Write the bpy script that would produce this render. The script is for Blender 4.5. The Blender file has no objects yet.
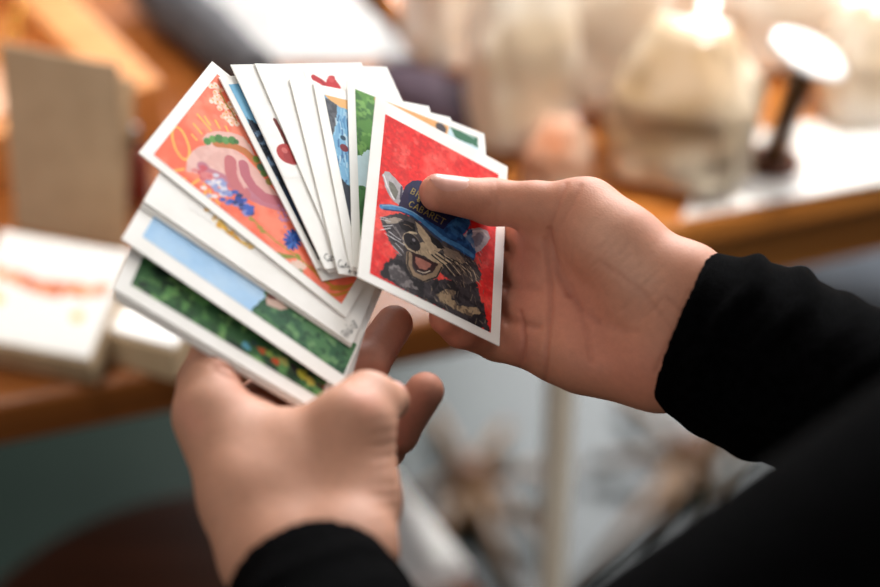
FSTOP = 3.9; FLIP = False
import bpy, bmesh, math, random
import numpy as np
from mathutils import Vector, Matrix

random.seed(7)
rng = np.random.default_rng(7)
scene = bpy.context.scene
col = scene.collection

# ------------------------------------------------------------------ camera frame
F = 2078.0; CX, CY = 440.0, 293.5          # focal length in pixels of an 880 px frame
CAM = np.array([0.0, 0.0, 1.47]); PITCH = math.radians(38)
RIGHT = np.array([1.0, 0, 0])
UP = np.array([0, math.sin(PITCH), math.cos(PITCH)])
FWD = np.array([0, math.cos(PITCH), -math.sin(PITCH)])
R3 = np.stack([RIGHT, -UP, FWD])           # rows: right, down, forward

def w_of(p):                               # mm (right, down, forward) -> world metres
    return CAM + (np.asarray(p, float) / 1000.0) @ R3
def J(px, py, z):                          # a point seen at a pixel, z mm away
    return np.array([(px - CX) / F * z, (py - CY) / F * z, z])
def at(px, py, h):                         # world point seen at a pixel on the level plane z = h
    d = (px - CX) / F * RIGHT - (py - CY) / F * UP + FWD
    return CAM + d * ((h - CAM[2]) / d[2])

cam_d = bpy.data.cameras.new('camera'); cam = bpy.data.objects.new('camera', cam_d); col.objects.link(cam)
cam.location = CAM; cam.rotation_euler = (math.pi / 2 - PITCH, 0, 0)
cam_d.sensor_width = 36; cam_d.lens = F * 36 / 880
cam_d.dof.use_dof = True; cam_d.dof.focus_distance = 0.775; cam_d.dof.aperture_fstop = FSTOP
cam_d.clip_start = 0.02
scene.camera = cam
scene.view_settings.view_transform = 'Standard'
scene.view_settings.look = 'None'
scene.view_settings.exposure = 0.0

# ------------------------------------------------------------------ helpers
def lin(c):
    c = np.asarray(c, float) / 255.0
    return np.where(c <= 0.04045, c / 12.92, ((c + 0.055) / 1.055) ** 2.4)
def rgba(c):
    l = lin(c); return (float(l[0]), float(l[1]), float(l[2]), 1.0)

def material(name, c1, c2=None, scale=20, rough=0.6, bump=0.0, bscale=200, spec=0.5, metal=0.0, trans=0.0,
             stretch=(1, 1, 1), coat=0.0, sheen=0.0, detail=4.0, contrast=(0.35, 0.65)):
    m = bpy.data.materials.new(name); m.use_nodes = True
    nt = m.node_tree; b = nt.nodes['Principled BSDF']
    tc = nt.nodes.new('ShaderNodeTexCoord'); mp = nt.nodes.new('ShaderNodeMapping')
    mp.inputs['Scale'].default_value = stretch
    nt.links.new(tc.outputs['Object'], mp.inputs['Vector'])
    n = nt.nodes.new('ShaderNodeTexNoise'); n.inputs['Scale'].default_value = scale; n.inputs['Detail'].default_value = detail
    nt.links.new(mp.outputs['Vector'], n.inputs['Vector'])
    r = nt.nodes.new('ShaderNodeValToRGB')
    r.color_ramp.elements[0].position = contrast[0]; r.color_ramp.elements[1].position = contrast[1]
    r.color_ramp.elements[0].color = rgba(c1); r.color_ramp.elements[1].color = rgba(c2 if c2 is not None else c1)
    nt.links.new(n.outputs['Fac'], r.inputs['Fac']); nt.links.new(r.outputs['Color'], b.inputs['Base Color'])
    b.inputs['Roughness'].default_value = rough; b.inputs['Metallic'].default_value = metal
    b.inputs['Specular IOR Level'].default_value = spec
    b.inputs['Transmission Weight'].default_value = trans
    b.inputs['Coat Weight'].default_value = coat; b.inputs['Coat Roughness'].default_value = 0.15
    b.inputs['Sheen Weight'].default_value = sheen
    if bump:
        n2 = nt.nodes.new('ShaderNodeTexNoise'); n2.inputs['Scale'].default_value = bscale; n2.inputs['Detail'].default_value = 3
        nt.links.new(mp.outputs['Vector'], n2.inputs['Vector'])
        bp = nt.nodes.new('ShaderNodeBump'); bp.inputs['Strength'].default_value = bump; bp.inputs['Distance'].default_value = 0.002
        nt.links.new(n2.outputs['Fac'], bp.inputs['Height']); nt.links.new(bp.outputs['Normal'], b.inputs['Normal'])
    return m

def color_material(name, rough=0.5, attr='Col', sss=0.0, bump=0.0, bscale=900, mottle=0.06, spec=0.4):
    m = bpy.data.materials.new(name); m.use_nodes = True
    nt = m.node_tree; b = nt.nodes['Principled BSDF']
    a = nt.nodes.new('ShaderNodeAttribute'); a.attribute_name = attr
    tc = nt.nodes.new('ShaderNodeTexCoord')
    n = nt.nodes.new('ShaderNodeTexNoise'); n.inputs['Scale'].default_value = 350; n.inputs['Detail'].default_value = 4
    nt.links.new(tc.outputs['Object'], n.inputs['Vector'])
    mr = nt.nodes.new('ShaderNodeMapRange'); mr.inputs['To Min'].default_value = 1 - mottle * 1.6; mr.inputs['To Max'].default_value = 1 + mottle * 1.6
    nt.links.new(n.outputs['Fac'], mr.inputs['Value'])
    mx = nt.nodes.new('ShaderNodeVectorMath'); mx.operation = 'SCALE'
    nt.links.new(a.outputs['Color'], mx.inputs[0]); nt.links.new(mr.outputs['Result'], mx.inputs['Scale'])
    nt.links.new(mx.outputs['Vector'], b.inputs['Base Color'])
    b.inputs['Roughness'].default_value = rough; b.inputs['Specular IOR Level'].default_value = spec
    if sss:
        b.inputs['Subsurface Weight'].default_value = sss
        b.inputs['Subsurface Radius'].default_value = (1.0, 0.35, 0.18); b.inputs['Subsurface Scale'].default_value = 0.0035
    if bump:
        v = nt.nodes.new('ShaderNodeTexVoronoi'); v.inputs['Scale'].default_value = bscale
        n2 = nt.nodes.new('ShaderNodeTexNoise'); n2.inputs['Scale'].default_value = bscale * 0.35; n2.inputs['Detail'].default_value = 4
        nt.links.new(tc.outputs['Object'], v.inputs['Vector']); nt.links.new(tc.outputs['Object'], n2.inputs['Vector'])
        ad = nt.nodes.new('ShaderNodeMath'); ad.operation = 'ADD'
        nt.links.new(v.outputs['Distance'], ad.inputs[0]); nt.links.new(n2.outputs['Fac'], ad.inputs[1])
        bp = nt.nodes.new('ShaderNodeBump'); bp.inputs['Strength'].default_value = bump; bp.inputs['Distance'].default_value = 0.0006
        nt.links.new(ad.outputs[0], bp.inputs['Height']); nt.links.new(bp.outputs['Normal'], b.inputs['Normal'])
    return m

def mesh_obj(name, verts, faces, mat, parent=None, smooth=False, colors=None):
    me = bpy.data.meshes.new(name)
    verts = np.asarray(verts, float)
    me.from_pydata(verts.tolist(), [], [tuple(int(i) for i in f) for f in faces])
    me.update()
    if smooth: me.polygons.foreach_set('use_smooth', [True] * len(me.polygons))
    if colors is not None:
        a = me.attributes.new('Col', 'FLOAT_COLOR', 'POINT')
        c4 = np.ones((len(verts), 4)); c4[:, :3] = colors
        a.data.foreach_set('color', c4.ravel())
    me.materials.append(mat)
    o = bpy.data.objects.new(name, me); col.objects.link(o)
    if parent is not None: o.parent = parent
    return o
def bm_obj(name, bm, mat, parent=None, smooth=False):
    me = bpy.data.meshes.new(name); bmesh.ops.recalc_face_normals(bm, faces=bm.faces); bm.to_mesh(me); bm.free()
    if smooth: me.polygons.foreach_set('use_smooth', [True] * len(me.polygons))
    me.materials.append(mat)
    o = bpy.data.objects.new(name, me); col.objects.link(o)
    if parent is not None: o.parent = parent
    return o
def tag(o, label, cat, group=None, kind=None):
    if label: o['label'] = label
    if cat: o['category'] = cat
    if group: o['group'] = group
    if kind: o['kind'] = kind
    return o
def empty(name, loc=(0, 0, 0), rz=0, M=None):
    o = bpy.data.objects.new(name, None); col.objects.link(o); o.empty_display_size = 0.02
    if M is not None: o.matrix_world = M
    else: o.location = loc; o.rotation_euler = (0, 0, rz)
    return o
def add_box(bm, c, s, M=None, bevel=0.0):
    r = bmesh.ops.create_cube(bm, size=1.0)
    vs = r['verts']
    bmesh.ops.scale(bm, vec=s, verts=vs)
    if bevel:
        es = list({e for v in vs for e in v.link_edges})
        rb = bmesh.ops.bevel(bm, geom=es, offset=bevel, segments=2, affect='EDGES', profile=0.5)
        vs = list({v for f in rb['faces'] for v in f.verts} | {v for v in vs if v.is_valid})
    if M is not None: bmesh.ops.transform(bm, matrix=M, verts=vs)
    bmesh.ops.translate(bm, vec=c, verts=vs)
    return vs
def add_tube(bm, pts, radii, seg=12, caps=True):
    pts = [Vector(p) for p in pts]
    if not hasattr(radii, '__len__'): radii = [radii] * len(pts)
    rings = []; up = None
    for i, p in enumerate(pts):
        t = (pts[min(i + 1, len(pts) - 1)] - pts[max(i - 1, 0)]).normalized()
        if up is None: up = t.orthogonal().normalized()
        else: up = (up - t * up.dot(t)).normalized()
        s = t.cross(up)
        rings.append([bm.verts.new(p + (up * math.cos(a) + s * math.sin(a)) * radii[i]) for a in np.linspace(0, 2 * math.pi, seg, endpoint=False)])
    for a, b in zip(rings[:-1], rings[1:]):
        for k in range(seg): bm.faces.new((a[k], a[(k + 1) % seg], b[(k + 1) % seg], b[k]))
    if caps: bm.faces.new(rings[0][::-1]); bm.faces.new(rings[-1])
def add_lathe(bm, prof, c=(0, 0, 0), seg=40):
    rings = []
    for r, z in prof:
        rings.append([bm.verts.new((c[0] + r * math.cos(a), c[1] + r * math.sin(a), c[2] + z)) for a in np.linspace(0, 2 * math.pi, seg, endpoint=False)])
    for a, b in zip(rings[:-1], rings[1:]):
        for k in range(seg): bm.faces.new((a[k], a[(k + 1) % seg], b[(k + 1) % seg], b[k]))
    bm.faces.new(rings[0][::-1]); bm.faces.new(rings[-1])

# smooth random field for painting and for fabric folds
def field(h, w, cell, seed, octaves=3):
    r = np.random.default_rng(seed); out = np.zeros((h, w)); amp = 1.0; tot = 0
    for o in range(octaves):
        gh, gw = int(h / cell) + 3, int(w / cell) + 3
        g = r.random((gh, gw)); y = np.arange(h) / cell; x = np.arange(w) / cell
        y0 = y.astype(int); x0 = x.astype(int); fy = (y - y0)[:, None]; fx = (x - x0)[None]
        fy = fy * fy * (3 - 2 * fy); fx = fx * fx * (3 - 2 * fx)
        v = (g[y0][:, x0] * (1 - fy) * (1 - fx) + g[y0 + 1][:, x0] * fy * (1 - fx) + g[y0][:, x0 + 1] * (1 - fy) * fx + g[y0 + 1][:, x0 + 1] * fy * fx)
        out += amp * v; tot += amp; amp *= 0.55; cell = max(cell / 2, 1)
    return out / tot

# ------------------------------------------------------------------ distance fields meshed with surface nets
class SDF:
    def __init__(self, lo, hi, step):
        self.lo = np.asarray(lo, float); self.step = step
        self.n = np.ceil((np.asarray(hi, float) - self.lo) / step).astype(int) + 1
        self.ax = [self.lo[i] + step * np.arange(self.n[i]) for i in range(3)]
    def new(self): return np.full(self.n, 50.0)
    def cone(self, d, a, ra, b, rb, k=0.0, sub=False):
        a = np.asarray(a, float); b = np.asarray(b, float)
        m = max(ra, rb) + k + 3 * self.step + 6
        sl = []
        for i in range(3):
            lo = min(a[i], b[i]) - m; hi = max(a[i], b[i]) + m
            i0 = max(0, int((lo - self.lo[i]) / self.step)); i1 = min(self.n[i], int((hi - self.lo[i]) / self.step) + 2)
            if i1 <= i0: return d
            sl.append(slice(i0, i1))
        X = self.ax[0][sl[0]][:, None, None]; Y = self.ax[1][sl[1]][None, :, None]; Z = self.ax[2][sl[2]][None, None, :]
        ab = b - a; L2 = max(ab @ ab, 1e-9)
        t = np.clip(((X - a[0]) * ab[0] + (Y - a[1]) * ab[1] + (Z - a[2]) * ab[2]) / L2, 0, 1)
        q = np.sqrt((X - a[0] - t * ab[0]) ** 2 + (Y - a[1] - t * ab[1]) ** 2 + (Z - a[2] - t * ab[2]) ** 2) - (ra + (rb - ra) * t)
        s = tuple(sl); e = d[s]
        if sub: d[s] = smax(e, -q, k)
        else: d[s] = smin(e, q, k)
        return d
    def chain(self, d, pts, radii, k=0.0):
        for i in range(len(pts) - 1): self.cone(d, pts[i], radii[i], pts[i + 1], radii[i + 1], k)
        return d
    def mesh(self, d, smooth_it=2):
        s = d < 0
        c = np.zeros(tuple(self.n - 1), int)
        off = [(i, j, k) for i in (0, 1) for j in (0, 1) for k in (0, 1)]
        sh = lambda A, o: A[o[0]:A.shape[0] - 1 + o[0], o[1]:A.shape[1] - 1 + o[1], o[2]:A.shape[2] - 1 + o[2]]
        for o in off: c += sh(s, o)
        act = (c > 0) & (c < 8); idx = np.full(act.shape, -1); cells = np.argwhere(act); idx[act] = np.arange(len(cells))
        acc = np.zeros((len(cells), 3)); cnt = np.zeros(len(cells))
        vals = {o: sh(d, o)[act] for o in off}
        for o in off:
            for ax in range(3):
                if o[ax] == 1: continue
                p = list(o); p[ax] = 1; p = tuple(p)
                v0, v1 = vals[o], vals[p]; cr = (v0 < 0) != (v1 < 0)
                t = np.where(cr, v0 / np.where(cr, v0 - v1, 1), 0)
                pos = np.tile(np.array(o, float), (len(cells), 1)); pos[:, ax] += t
                acc += pos * cr[:, None]; cnt += cr
        V = self.lo + self.step * (cells + acc / cnt[:, None])
        faces = []
        for ax in range(3):
            a1, a2 = (ax + 1) % 3, (ax + 2) % 3
            A = np.moveaxis(s, [ax, a1, a2], [0, 1, 2]); I = np.moveaxis(idx, [ax, a1, a2], [0, 1, 2])
            e = A[:-1] != A[1:]
            e = e[:, 1:-1, 1:-1]
            q = np.argwhere(e)
            if not len(q): continue
            x, y, z = q[:, 0], q[:, 1] + 1, q[:, 2] + 1
            f = np.stack([I[x, y - 1, z - 1], I[x, y, z - 1], I[x, y, z], I[x, y - 1, z]], 1)
            fl = A[x, y, z]
            f[~fl] = f[~fl][:, ::-1]
            faces.append(f)
        Fc = np.concatenate(faces)
        Fc = Fc[(Fc >= 0).all(1)]
        for _ in range(smooth_it):
            nb = np.zeros_like(V); nc = np.zeros(len(V))
            for i in range(4):
                a, b = Fc[:, i], Fc[:, (i + 1) % 4]
                np.add.at(nb, a, V[b]); np.add.at(nc, a, 1); np.add.at(nb, b, V[a]); np.add.at(nc, b, 1)
            V = V * 0.5 + 0.5 * nb / np.maximum(nc, 1)[:, None]
        return V, Fc
def smin(a, b, k):
    if k <= 0: return np.minimum(a, b)
    h = np.maximum(k - np.abs(a - b), 0) / k
    return np.minimum(a, b) - h * h * k * 0.25
def smax(a, b, k): return -smin(-a, -b, k)
def normals(V, Fc):
    n = np.cross(V[Fc[:, 2]] - V[Fc[:, 0]], V[Fc[:, 3]] - V[Fc[:, 1]])
    N = np.zeros_like(V)
    for i in range(4): np.add.at(N, Fc[:, i], n)
    return N / np.maximum(np.linalg.norm(N, axis=1), 1e-12)[:, None]
def seg_dist(P, poly):
    best = np.full(len(P), 1e9)
    for a, b in zip(poly[:-1], poly[1:]):
        a = np.array(a, float); b = np.array(b, float); ab = b - a
        t = np.clip(((P - a) @ ab) / max(ab @ ab, 1e-9), 0, 1)
        best = np.minimum(best, np.linalg.norm(P - a - t[:, None] * ab, axis=1))
    return best
def pix(V): return np.stack([CX + F * V[:, 0] / V[:, 2], CY + F * V[:, 1] / V[:, 2]], 1)
# ------------------------------------------------------------------ the art cards
TX, TY, TX2, TY2, ZF, ZR = 0.83745, -0.79443, 0.89725, -0.72208, 771.31, 770.64
def basis(tx, ty):
    n = np.array([tx, ty, -1.0]); n /= np.linalg.norm(n)
    u = np.array([1, 0, 0.0]) - n * n[0]; u /= np.linalg.norm(u)
    v = np.cross(n, u)
    if v[1] < 0: v = -v
    return n, u, v
class Card:
    """a rectangular card held in a tilted plane: top left corner seen at a pixel, turned by ang in its plane"""
    def __init__(s, px, py, ang, w, h, off, tilt=(TX, TY), z=ZF, scale=1.0):
        n, u, v = basis(*tilt); s.n = n
        r = np.array([(px - CX) / F, (py - CY) / F, 1.0])
        s.p = r * ((n[2] * z + off) / (n @ r))
        s.e = u * math.cos(ang) + v * math.sin(ang); s.f = -u * math.sin(ang) + v * math.cos(ang)
        s.w, s.h = w * scale, h * scale
        s.M = Matrix.Identity(4)
        X = s.e @ R3; Yv = -s.f @ R3; Z = np.cross(X, Yv)
        o = w_of(s.p + s.e * s.w / 2 + s.f * s.h / 2)
        for i in range(3):
            s.M[i][0], s.M[i][1], s.M[i][2], s.M[i][3] = X[i], Yv[i], Z[i], o[i]
    def cv(s, px, py):                       # pixel -> millimetres across and down the card
        r = np.array([(px - CX) / F, (py - CY) / F, 1.0]); q = r * ((s.n @ s.p) / (s.n @ r)) - s.p
        return float(q @ s.e), float(q @ s.f)
    def at(s, x, y, up=0.0): return s.p + s.e * x + s.f * y + s.n * up
    def loc(s, x, y, z=0.0): return ((x - s.w / 2) / 1000, (s.h / 2 - y) / 1000, z / 1000)

M_PAPER = material('card_paper', (240, 237, 230), (248, 245, 240), scale=60, rough=0.55, spec=0.3)
M_EDGE = M_PAPER
M_ART = color_material('painted_print', rough=0.6, mottle=0.05, spec=0.15)
M_INK = material('black_ink', (30, 28, 30), (45, 42, 44), scale=300, rough=0.6)

class Art:
    """a painting kept as one colour per point of a fine grid, in millimetres of the card it lies on"""
    def __init__(s, card, x0, y0, x1, y1, base, res=0.25):
        x0, y0, x1, y1 = max(x0, .4), max(y0, .4), min(x1, card.w - .4), min(y1, card.h - .4)
        s.c = card; s.x0, s.y0, s.x1, s.y1 = x0, y0, x1, y1
        s.nx = int((x1 - x0) / res) + 1; s.ny = int((y1 - y0) / res) + 1
        s.X, s.Y = np.meshgrid(np.linspace(x0, x1, s.nx), np.linspace(y0, y1, s.ny))
        s.C = np.tile(np.array(base, float), (s.ny, s.nx, 1)); s.res = res; s.seed = 1; s.kd = s.ks = 1.0
        s.j = (field(s.ny, s.nx, 6, 91) - .5, field(s.ny, s.nx, 6, 92) - .5)
    def noise(s, cell, oct=3):
        s.seed += 1; return field(s.ny, s.nx, max(cell / s.res, 1), s.seed * 13, oct)
    def put(s, m, c, a=1.0):
        m = (m * a)[..., None]; s.C = s.C * (1 - m) + np.array(c, float) * m
    def mottle(s, c, cell, lo=.45, hi=.65, a=1.0, mask=None):
        m = np.clip((s.noise(cell) - lo) / (hi - lo), 0, 1)
        if mask is not None: m = m * mask
        s.put(m, c, a)
    def P(s, pts): return np.array([s.c.cv(*p) for p in pts])
    def polymask(s, pts, wob=0.0):
        q = s.P(pts); X = s.X + s.j[0] * wob; Y = s.Y + s.j[1] * wob
        ins = np.zeros(X.shape, bool)
        for (xa, ya), (xb, yb) in zip(q, np.roll(q, -1, 0)):
            cr = ((ya > Y) != (yb > Y)) & (X < (xb - xa) * (Y - ya) / (yb - ya + 1e-12) + xa)
            ins ^= cr
        return ins.astype(float)
    def poly(s, pts, c, a=1.0, wob=0.6): m = s.polymask(pts, wob); s.put(m, c, a); return m
    def stroke(s, pts, c, w, a=1.0, wob=0.3, px=True):
        q = s.P(pts) if px else np.array(pts, float)
        if len(q) == 1: q = np.vstack([q, q + 1e-3])
        P = np.stack([(s.X + s.j[0] * wob).ravel(), (s.Y + s.j[1] * wob).ravel()], 1)
        d = seg_dist(P, q).reshape(s.X.shape)
        m = np.clip((w * s.ks / 2 - d) / s.res + .5, 0, 1); s.put(m, c, a); return m
    def dot(s, p, r, c, a=1.0, sx=1.0, rot=0.0, px=True):
        x, y = s.c.cv(*p) if px else p
        dx, dy = s.X - x, s.Y - y
        u = (dx * math.cos(rot) + dy * math.sin(rot)) / sx; v = -dx * math.sin(rot) + dy * math.cos(rot)
        m = np.clip((r * s.kd - np.hypot(u, v)) / s.res + .5, 0, 1); s.put(m, c, a); return m
    def build(s, parent, name='picture', mat=None):
        V = np.stack([(s.X.ravel() - s.c.w / 2) / 1000, (s.c.h / 2 - s.Y.ravel()) / 1000, np.full(s.X.size, 0.00006)], 1)
        i = np.arange(s.ny * s.nx).reshape(s.ny, s.nx)
        Fc = np.stack([i[1:, :-1].ravel(), i[1:, 1:].ravel(), i[:-1, 1:].ravel(), i[:-1, :-1].ravel()], 1)
        return mesh_obj(name, V, Fc, mat or M_ART, parent, smooth=True, colors=lin(np.clip(s.C, 0, 255)).reshape(-1, 3))

def card_obj(c, label, thick=0.45, group='art cards fanned out in the two hands'):
    bm = bmesh.new(); add_box(bm, (0, 0, -thick / 2000), (c.w / 1000, c.h / 1000, thick / 1000))
    o = bm_obj('art_card', bm, M_PAPER); o.matrix_world = c.M
    return tag(o, label, 'card', group)
def signature(c, o, strokes, w=0.28):
    V = []; Fc = []
    for st in strokes:
        q = np.array([c.cv(*p) for p in st])
        # round the line a little
        t = np.linspace(0, len(q) - 1, len(q) * 4); q = np.stack([np.interp(t, np.arange(len(q)), q[:, i]) for i in (0, 1)], 1)
        d = np.gradient(q, axis=0); nrm = np.stack([-d[:, 1], d[:, 0]], 1); nrm /= np.maximum(np.linalg.norm(nrm, axis=1), 1e-9)[:, None]
        b = len(V)
        for p, n in zip(q, nrm):
            for sgn in (-1, 1): V.append(c.loc(*(p + sgn * n * w / 2), 0.08))
        for i in range(len(q) - 1): Fc.append((b + 2 * i, b + 2 * i + 1, b + 2 * i + 3, b + 2 * i + 2))
    s = mesh_obj('signature', V, Fc, M_INK, o); s['label'] = 'small handwritten black signature'
    return s

cB2 = Card(114.4, 299.5, -1.352, 64, 88.5, -5.4)
cB1 = Card(113.6, 295.0, -1.345, 64, 88.5, -4.6)
cG = Card(112.68, 287.95, -1.3378, 64, 88.13, -3.8)
cS = Card(121.55, 238.65, -1.2585, 64, 90.9, -1.3)
cW2 = Card(140.94, 205.97, -1.2809, 64, 88.5, -.65)
cW = Card(143.43, 200.96, -1.2677, 64, 88.46, 0)
cO = Card(138.6, 152.6, -1.1712, 62.8, 92.5, .7)
cF0 = Card(218.7, 76.85, -.5623, 64, 89, 1.4)
cF1 = Card(220.11, 78.98, -.5623, 64, 82.84, 2.0)
cF2b = Card(236.5, 66.25, -.4969, 64, 90.2, 2.6)
cF2 = Card(230.7, 64.58, -.5132, 64, 89.4, 3.2)
cF3 = Card(254.65, 63.35, -.4728, 64.84, 89, 3.8)
cF4 = Card(289.37, 78.98, -.288, 65.06, 86.8, 4.4)
cF5 = Card(313.25, 83.3, -.229, 64, 84.7, 5.0)
cF6 = Card(347.1, 79.25, -.0606, 63.9, 90.6, 5.6)
cR = Card(375.93, 96.02, .0679, 64.39, 89.6, 7.6, (TX2, TY2), ZR, 0.984)

for c, t in ((cB2, 'lowest card of the hand-held stack, blurred white lower edge'), (cB1, 'second lowest card of the hand-held stack, thin white edge below the dark green landscape card')):
    card_obj(c, t)

def frac(c, l, t, r, b): return c.cv(*l)[0], c.cv(*t)[1], c.cv(*r)[0], c.cv(*b)[1]

# dark green landscape card
o = card_obj(cG, 'white-bordered card painted with dark green foliage, low in the left-hand stack')
x0, y0 = cG.cv(130.7, 284.5); x1, y1 = cG.cv(322, 396)
a = Art(cG, x0, y0, 60, y1, (52, 92, 55)); a.kd = .62
a.mottle((28, 48, 34), 7, .42, .62); a.mottle((104, 158, 90), 5, .5, .7, .9); a.mottle((140, 185, 110), 3, .58, .75, .7)
zi = lambda X, Y: (220 + X / 4.889, 300 + Y / 4.889)
for (X, Y), r, cc in (((130, 225), 3.0, (95, 165, 195)), ((165, 210), 2.2, (35, 60, 60)), ((205, 250), 2.4, (215, 90, 50)), ((240, 262), 2.6, (150, 175, 80)), ((272, 300), 2.8, (214, 80, 45)),
                      ((310, 300), 3.2, (190, 190, 110)), ((360, 335), 3.0, (45, 40, 45)), ((400, 365), 3.6, (190, 185, 60)), ((440, 395), 3.6, (205, 190, 85)), ((485, 420), 2.6, (70, 55, 50)), ((525, 440), 3.2, (190, 60, 45)), ((560, 455), 3.2, (120, 30, 30))):
    a.dot(zi(X, Y), r, cc, .9, sx=.7, rot=.4)
    for _ in range(4): a.dot((zi(X, Y)[0] + random.uniform(-5, 5), zi(X, Y)[1] + random.uniform(-4, 4)), .7, np.array(cc) * random.uniform(.7, 1.25), .8)
a.build(o)

# blue sky card
o = card_obj(cS, 'white-bordered card painted with pale blue sky above green trees, in the left-hand stack')
x0, y0 = cS.cv(142.3, 236.4); x1, y1 = cS.cv(343.7, 374.6)
a = Art(cS, x0, y0, cS.cv(353.5, 342)[0], y1, (166, 204, 238))
a.mottle((186, 216, 242), 10, .4, .7, .8)
c3 = lambda X, Y: (100 + X / 3.667, 190 + Y / 3.667)
tr = [c3(*p) for p in ((540, 460), (565, 425), (600, 400), (615, 360), (660, 360), (720, 330), (950, 500), (1100, 700), (900, 760), (700, 620))]
m = a.poly(tr, (78, 122, 80), wob=2.5)
a.mottle((52, 92, 66), 5, .45, .6, .9, m); a.mottle((118, 160, 108), 3.5, .52, .68, .8, m); a.mottle((40, 72, 52), 2.2, .56, .7, .8, m)
a.poly([c3(610, 385), c3(650, 395), c3(690, 435), c3(660, 440), c3(612, 420)], (205, 175, 160)); a.poly([c3(612, 380), c3(655, 392), c3(640, 402), c3(612, 395)], (120, 60, 55))
a.build(o)

o = card_obj(cW2, 'blank white card edge lying just under the white card with yellow flowers')
# white card, yellow flowers
o = card_obj(cW, 'white card with small yellow flowers, directly under the orange sandwich card')
zl = lambda X, Y: (200 + X / 4.5125, 180 + Y / 4.5125)
q = [cW.cv(*zl(X, Y)) for X, Y in ((20, 140), (260, 320))]
a = Art(cW, q[0][0] - 3, min(q[0][1], q[1][1]) - 6, 40, max(q[0][1], q[1][1]) + 12, (246, 243, 238))
for X, Y, r in ((95, 195, 1.5), (80, 205, 1.2), (110, 215, 1.4), (135, 235, 1.5), (125, 250, 1.2), (160, 262, 1.5), (175, 275, 1.4), (200, 292, 1.4), (155, 285, 1.0), (185, 300, 1.1), (230, 300, .9), (30, 140, .8), (60, 175, .8)):
    for k in range(5):
        a.dot(zl(X + random.uniform(-10, 10), Y + random.uniform(-8, 8)), r * .55, random.choice([(232, 176, 60), (214, 148, 40), (240, 200, 110), (190, 150, 90)]), .85, sx=1.6, rot=random.random() * 3)
for p in ((100, 240), (120, 265), (150, 300), (180, 315), (115, 280)): a.stroke([zl(*p), zl(p[0] + 12, p[1] + 14)], (226, 206, 170), .5, .7)
a.build(o)
zs = lambda X, Y: (220 + X / 4.889, 300 + Y / 4.889)
signature(cW, o, [[zs(*p) for p in s] for s in (
    [(607, 150), (597, 152), (592, 163), (600, 172)], [(606, 160), (612, 168), (606, 178), (615, 182)], [(612, 150), (622, 182), (624, 188)], [(618, 140), (628, 160), (622, 170), (634, 172)], [(612, 120), (622, 128)],
    [(626, 135), (640, 150), (632, 158), (646, 160)], [(636, 120), (648, 140), (642, 168)], [(642, 108), (654, 100), (660, 112), (648, 124)], [(655, 120), (668, 122), (664, 138), (652, 132)], [(668, 128), (672, 138)])])

# orange sandwich card
o = card_obj(cO, 'orange card painted with a sandwich and blue flowers, topmost of the left-hand stack')
x0, y0 = cO.cv(153.5, 154.5); x1, _ = cO.cv(216.5, 71); _, y1 = cO.cv(340, 306)
x1 = cO.w - x0
a = Art(cO, x0, y0, x1, y1, (244, 112, 82), .2); a.kd = .46; a.ks = .62; a.mottle((250, 146, 118), 9, .4, .65, .8); a.mottle((236, 108, 84), 5, .52, .7, .6)
k = lambda X, Y: (130 + X / 4.894, 100 + Y / 4.894)
Y1 = (255, 190, 92)
t = np.linspace(0, 2 * math.pi, 24)
a.stroke([k(248 + 36 * math.cos(s) * math.cos(.35) - 84 * math.sin(s) * -.3, 212 + 84 * math.sin(s) * .96 + 36 * math.cos(s) * -.1) for s in t], Y1, 1.5)
for s in (((303, 170), (325, 195)), ((312, 118), (350, 165)), ((330, 70), (395, 148)), ((365, 82), (392, 122)), ((418, 100), (438, 138)), ((468, 130), (480, 155)), ((212, 348), (262, 338)), ((216, 372), (272, 386)), ((338, 388), (300, 416)), ((362, 412), (372, 440), (362, 482)), ((388, 440), (398, 470), (390, 510)), ((420, 490), (436, 510))):
    a.stroke([k(*p) for p in s], Y1, 1.4, .95)
bread = [k(*p) for p in ((272, 350), (280, 290), (305, 250), (345, 226), (400, 214), (480, 226), (560, 272), (620, 340), (680, 410), (735, 480), (760, 520), (700, 505), (600, 480), (500, 420), (400, 375))]
m = a.poly(bread, (226, 176, 166)); a.mottle((236, 192, 182), 5, .45, .6, .8, m)
m = a.poly([k(*p) for p in ((352, 190), (375, 165), (420, 152), (500, 160), (555, 180), (590, 225), (612, 275), (570, 262), (520, 222), (440, 212), (365, 215))], (232, 184, 172))
a.stroke([k(*p) for p in ((420, 214), (500, 222), (560, 250), (612, 298), (650, 350))], (196, 118, 66), 5)
for X, Y, r, cc in ((378, 203, 3.2, (70, 132, 62)), (405, 192, 3.2, (96, 156, 74)), (436, 190, 3.8, (64, 122, 58)), (468, 198, 3.4, (90, 150, 80)), (500, 198, 3.6, (66, 128, 60)), (520, 205, 2.2, (60, 110, 55)), (618, 290, 3, (110, 140, 60)), (640, 330, 3.5, (72, 120, 90)), (655, 360, 3, (90, 130, 70)), (680, 400, 3, (150, 140, 70))): a.dot(k(X, Y), r, cc, .92, sx=1.2)
a.stroke([k(*p) for p in ((358, 330), (372, 352), (420, 372), (480, 400), (560, 450), (640, 490), (740, 520))], (188, 116, 134), 8, .9)
a.stroke([k(*p) for p in ((492, 298), (492, 350), (512, 410), (560, 455))], (198, 112, 116), 8); a.stroke([k(*p) for p in ((555, 318), (566, 370), (600, 425), (660, 478), (750, 500))], (190, 106, 118), 7)
a.stroke([k(*p) for p in ((525, 320), (532, 380), (560, 430))], (226, 170, 164), 1.3)
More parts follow.
